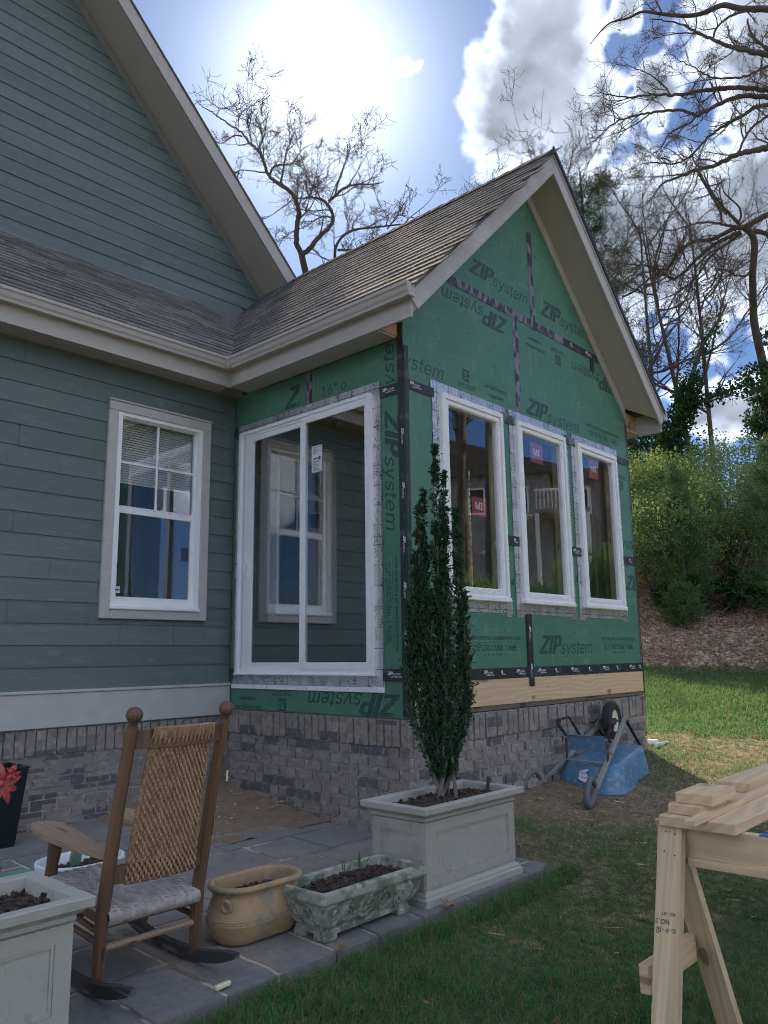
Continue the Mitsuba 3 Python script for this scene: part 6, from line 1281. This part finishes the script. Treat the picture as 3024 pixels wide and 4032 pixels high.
put(pi_ + '__branches', tubes(np.array(br_), np.array([[.03, .02, .01]] * len(br_)), 4), 'bark', smooth=60); tu = np.repeat(np.array(tu), 18, 0)
tag(put(pi_ + '__needles', leaves(tu + rng.normal(0, .09, tu.shape), .24, 1, .10, np.array([[0, 0, .5]])), 'dark_leaf'), None, None, None, 'stuff')

# ------------------------------------------------------------------ what the windows mirror: neighbour's house, trunks, hedge
nb = thing('neighbour_house', 'grey shake sided neighbour house with deck and gable across the yard', 'house'); NK = nb + '__'
def tbox(u0, u1, v0, v1, z0, z1, b=.01):
    """box in the neighbour's own axes: u to the right as seen in the windows, v away"""
    return rotz(cbox(u0, u1, v0, v1, z0, z1, b), math.radians(-34 - 90))
NO = np.array([-4.465 + 40 * .829, 3.883 - 40 * .559, 0])
def np_(key, m, bs): return put(NK + key, (np.array(m[0]) + NO, m[1]), bs)
np_('wall', tbox(-2.5, 9, 0, 8, .5, 10.6), 'grey_shake'); np_('wall', tbox(-7.0, 1.2, 1.0, 8, .5, 10.2), 'grey_shake')
def nprism(pts, v0, v1, bs, key):
    m = prism(Polygon(pts), 'front', 0, v1 - v0); v = np.array(m[0]); v[:, 1] += v1; np_(key, rotz((v, m[1]), math.radians(-34 - 90)), bs)
nprism([(-2.9, 10.3), (9.2, 10.3), (9.2, 10.7), (3.1, 12.4), (-2.9, 10.7)], -.4, 8.2, 'shingle_dark', 'roof'); nprism([(-7.4, 10.1), (1, 10.1), (1, 10.6), (-7.4, 10.6)], .5, 8.4, 'shingle', 'roof')
for u in (-4.6, -1.4, .8, 3.6): 
    w_ = np_('window', tbox(u, u + .9, -.05 if u > -2.5 else .94, .03 if u > -2.5 else 1.04, 8.3, 9.7), 'white_vinyl'); np_('window__pane', tbox(u + .1, u + .8, -.06 if u > -2.5 else .93, -.051 if u > -2.5 else .939, 8.4, 9.6), 'dark_glaze')
np_('deck', tbox(-4.2, -1.6, -1.6, 0.9, 8.0, 8.2), 'grey_shake')
for k in range(14): np_('deck__baluster', tbox(-4.2 + .19 * k, -4.14 + .19 * k, -1.6, -1.54, 8.2, 9.1), 'white_vinyl')
np_('deck__rail', tbox(-4.2, -1.6, -1.62, -1.52, 9.1, 9.2), 'white_vinyl'); 
for u in (-4.1, -1.7): np_('deck__post', tbox(u - .1, u + .1, -1.6, -1.4, .5, 8.0), 'white_vinyl')
for k in range(9): np_('deck__step', tbox(-1.5 + .28 * k, -1.2 + .28 * k, -1.5, -.6, 7.9 - .22 * k, 7.98 - .22 * k), 'white_vinyl')
def mir(az, d): a = math.radians(az); return -4.465 + d * math.cos(a), 3.883 + d * math.sin(a)
for az, d, ln, r, lb in ((-37.4, 19, .3, .13, 'first'), (-36.4, 20, -.25, .11, 'second'), (-35.2, 18, .22, .12, 'third'), (-26.8, 21, .1, .14, 'last')):
    x, y = mir(az, d); z = float(hills(np.array(x), np.array(y))); bare_tree('bare_tree', [([x, y, z - .2, x + ln * .3, y + ln * .2, z + 4, x + ln * .9, y + ln * .5, z + 8, x + ln * 1.2, y + ln, z + 13], r, r * .5), ([x + ln * .8, y, z + 7.2, x + ln + .6, y + .5, z + 8.5, x + ln + 1.5, y + .9, z + 9.2], r * .35, .02)], lb + ' bare trunk from the left among those mirrored in the windows', 1.2, 1.4, 4, 4, .1, .008)
for az, d, h, lb in ((-40, 14.5, 3.0, 'left end'), (-36.2, 14, 3.2, 'second bush'), (-32.5, 15, 3.2, 'middle'), (-28.5, 14.5, 3.3, 'fourth bush'), (-25, 14, 3.0, 'right end')):
    x, y = mir(az, d); bush('hedge_bush', 'leafy green hedge mirrored in the windows, ' + lb + ' of the row', x, y, 1.0, h, 'conifer_leaf', 6500, .09, .55, 'bush', 34, None)
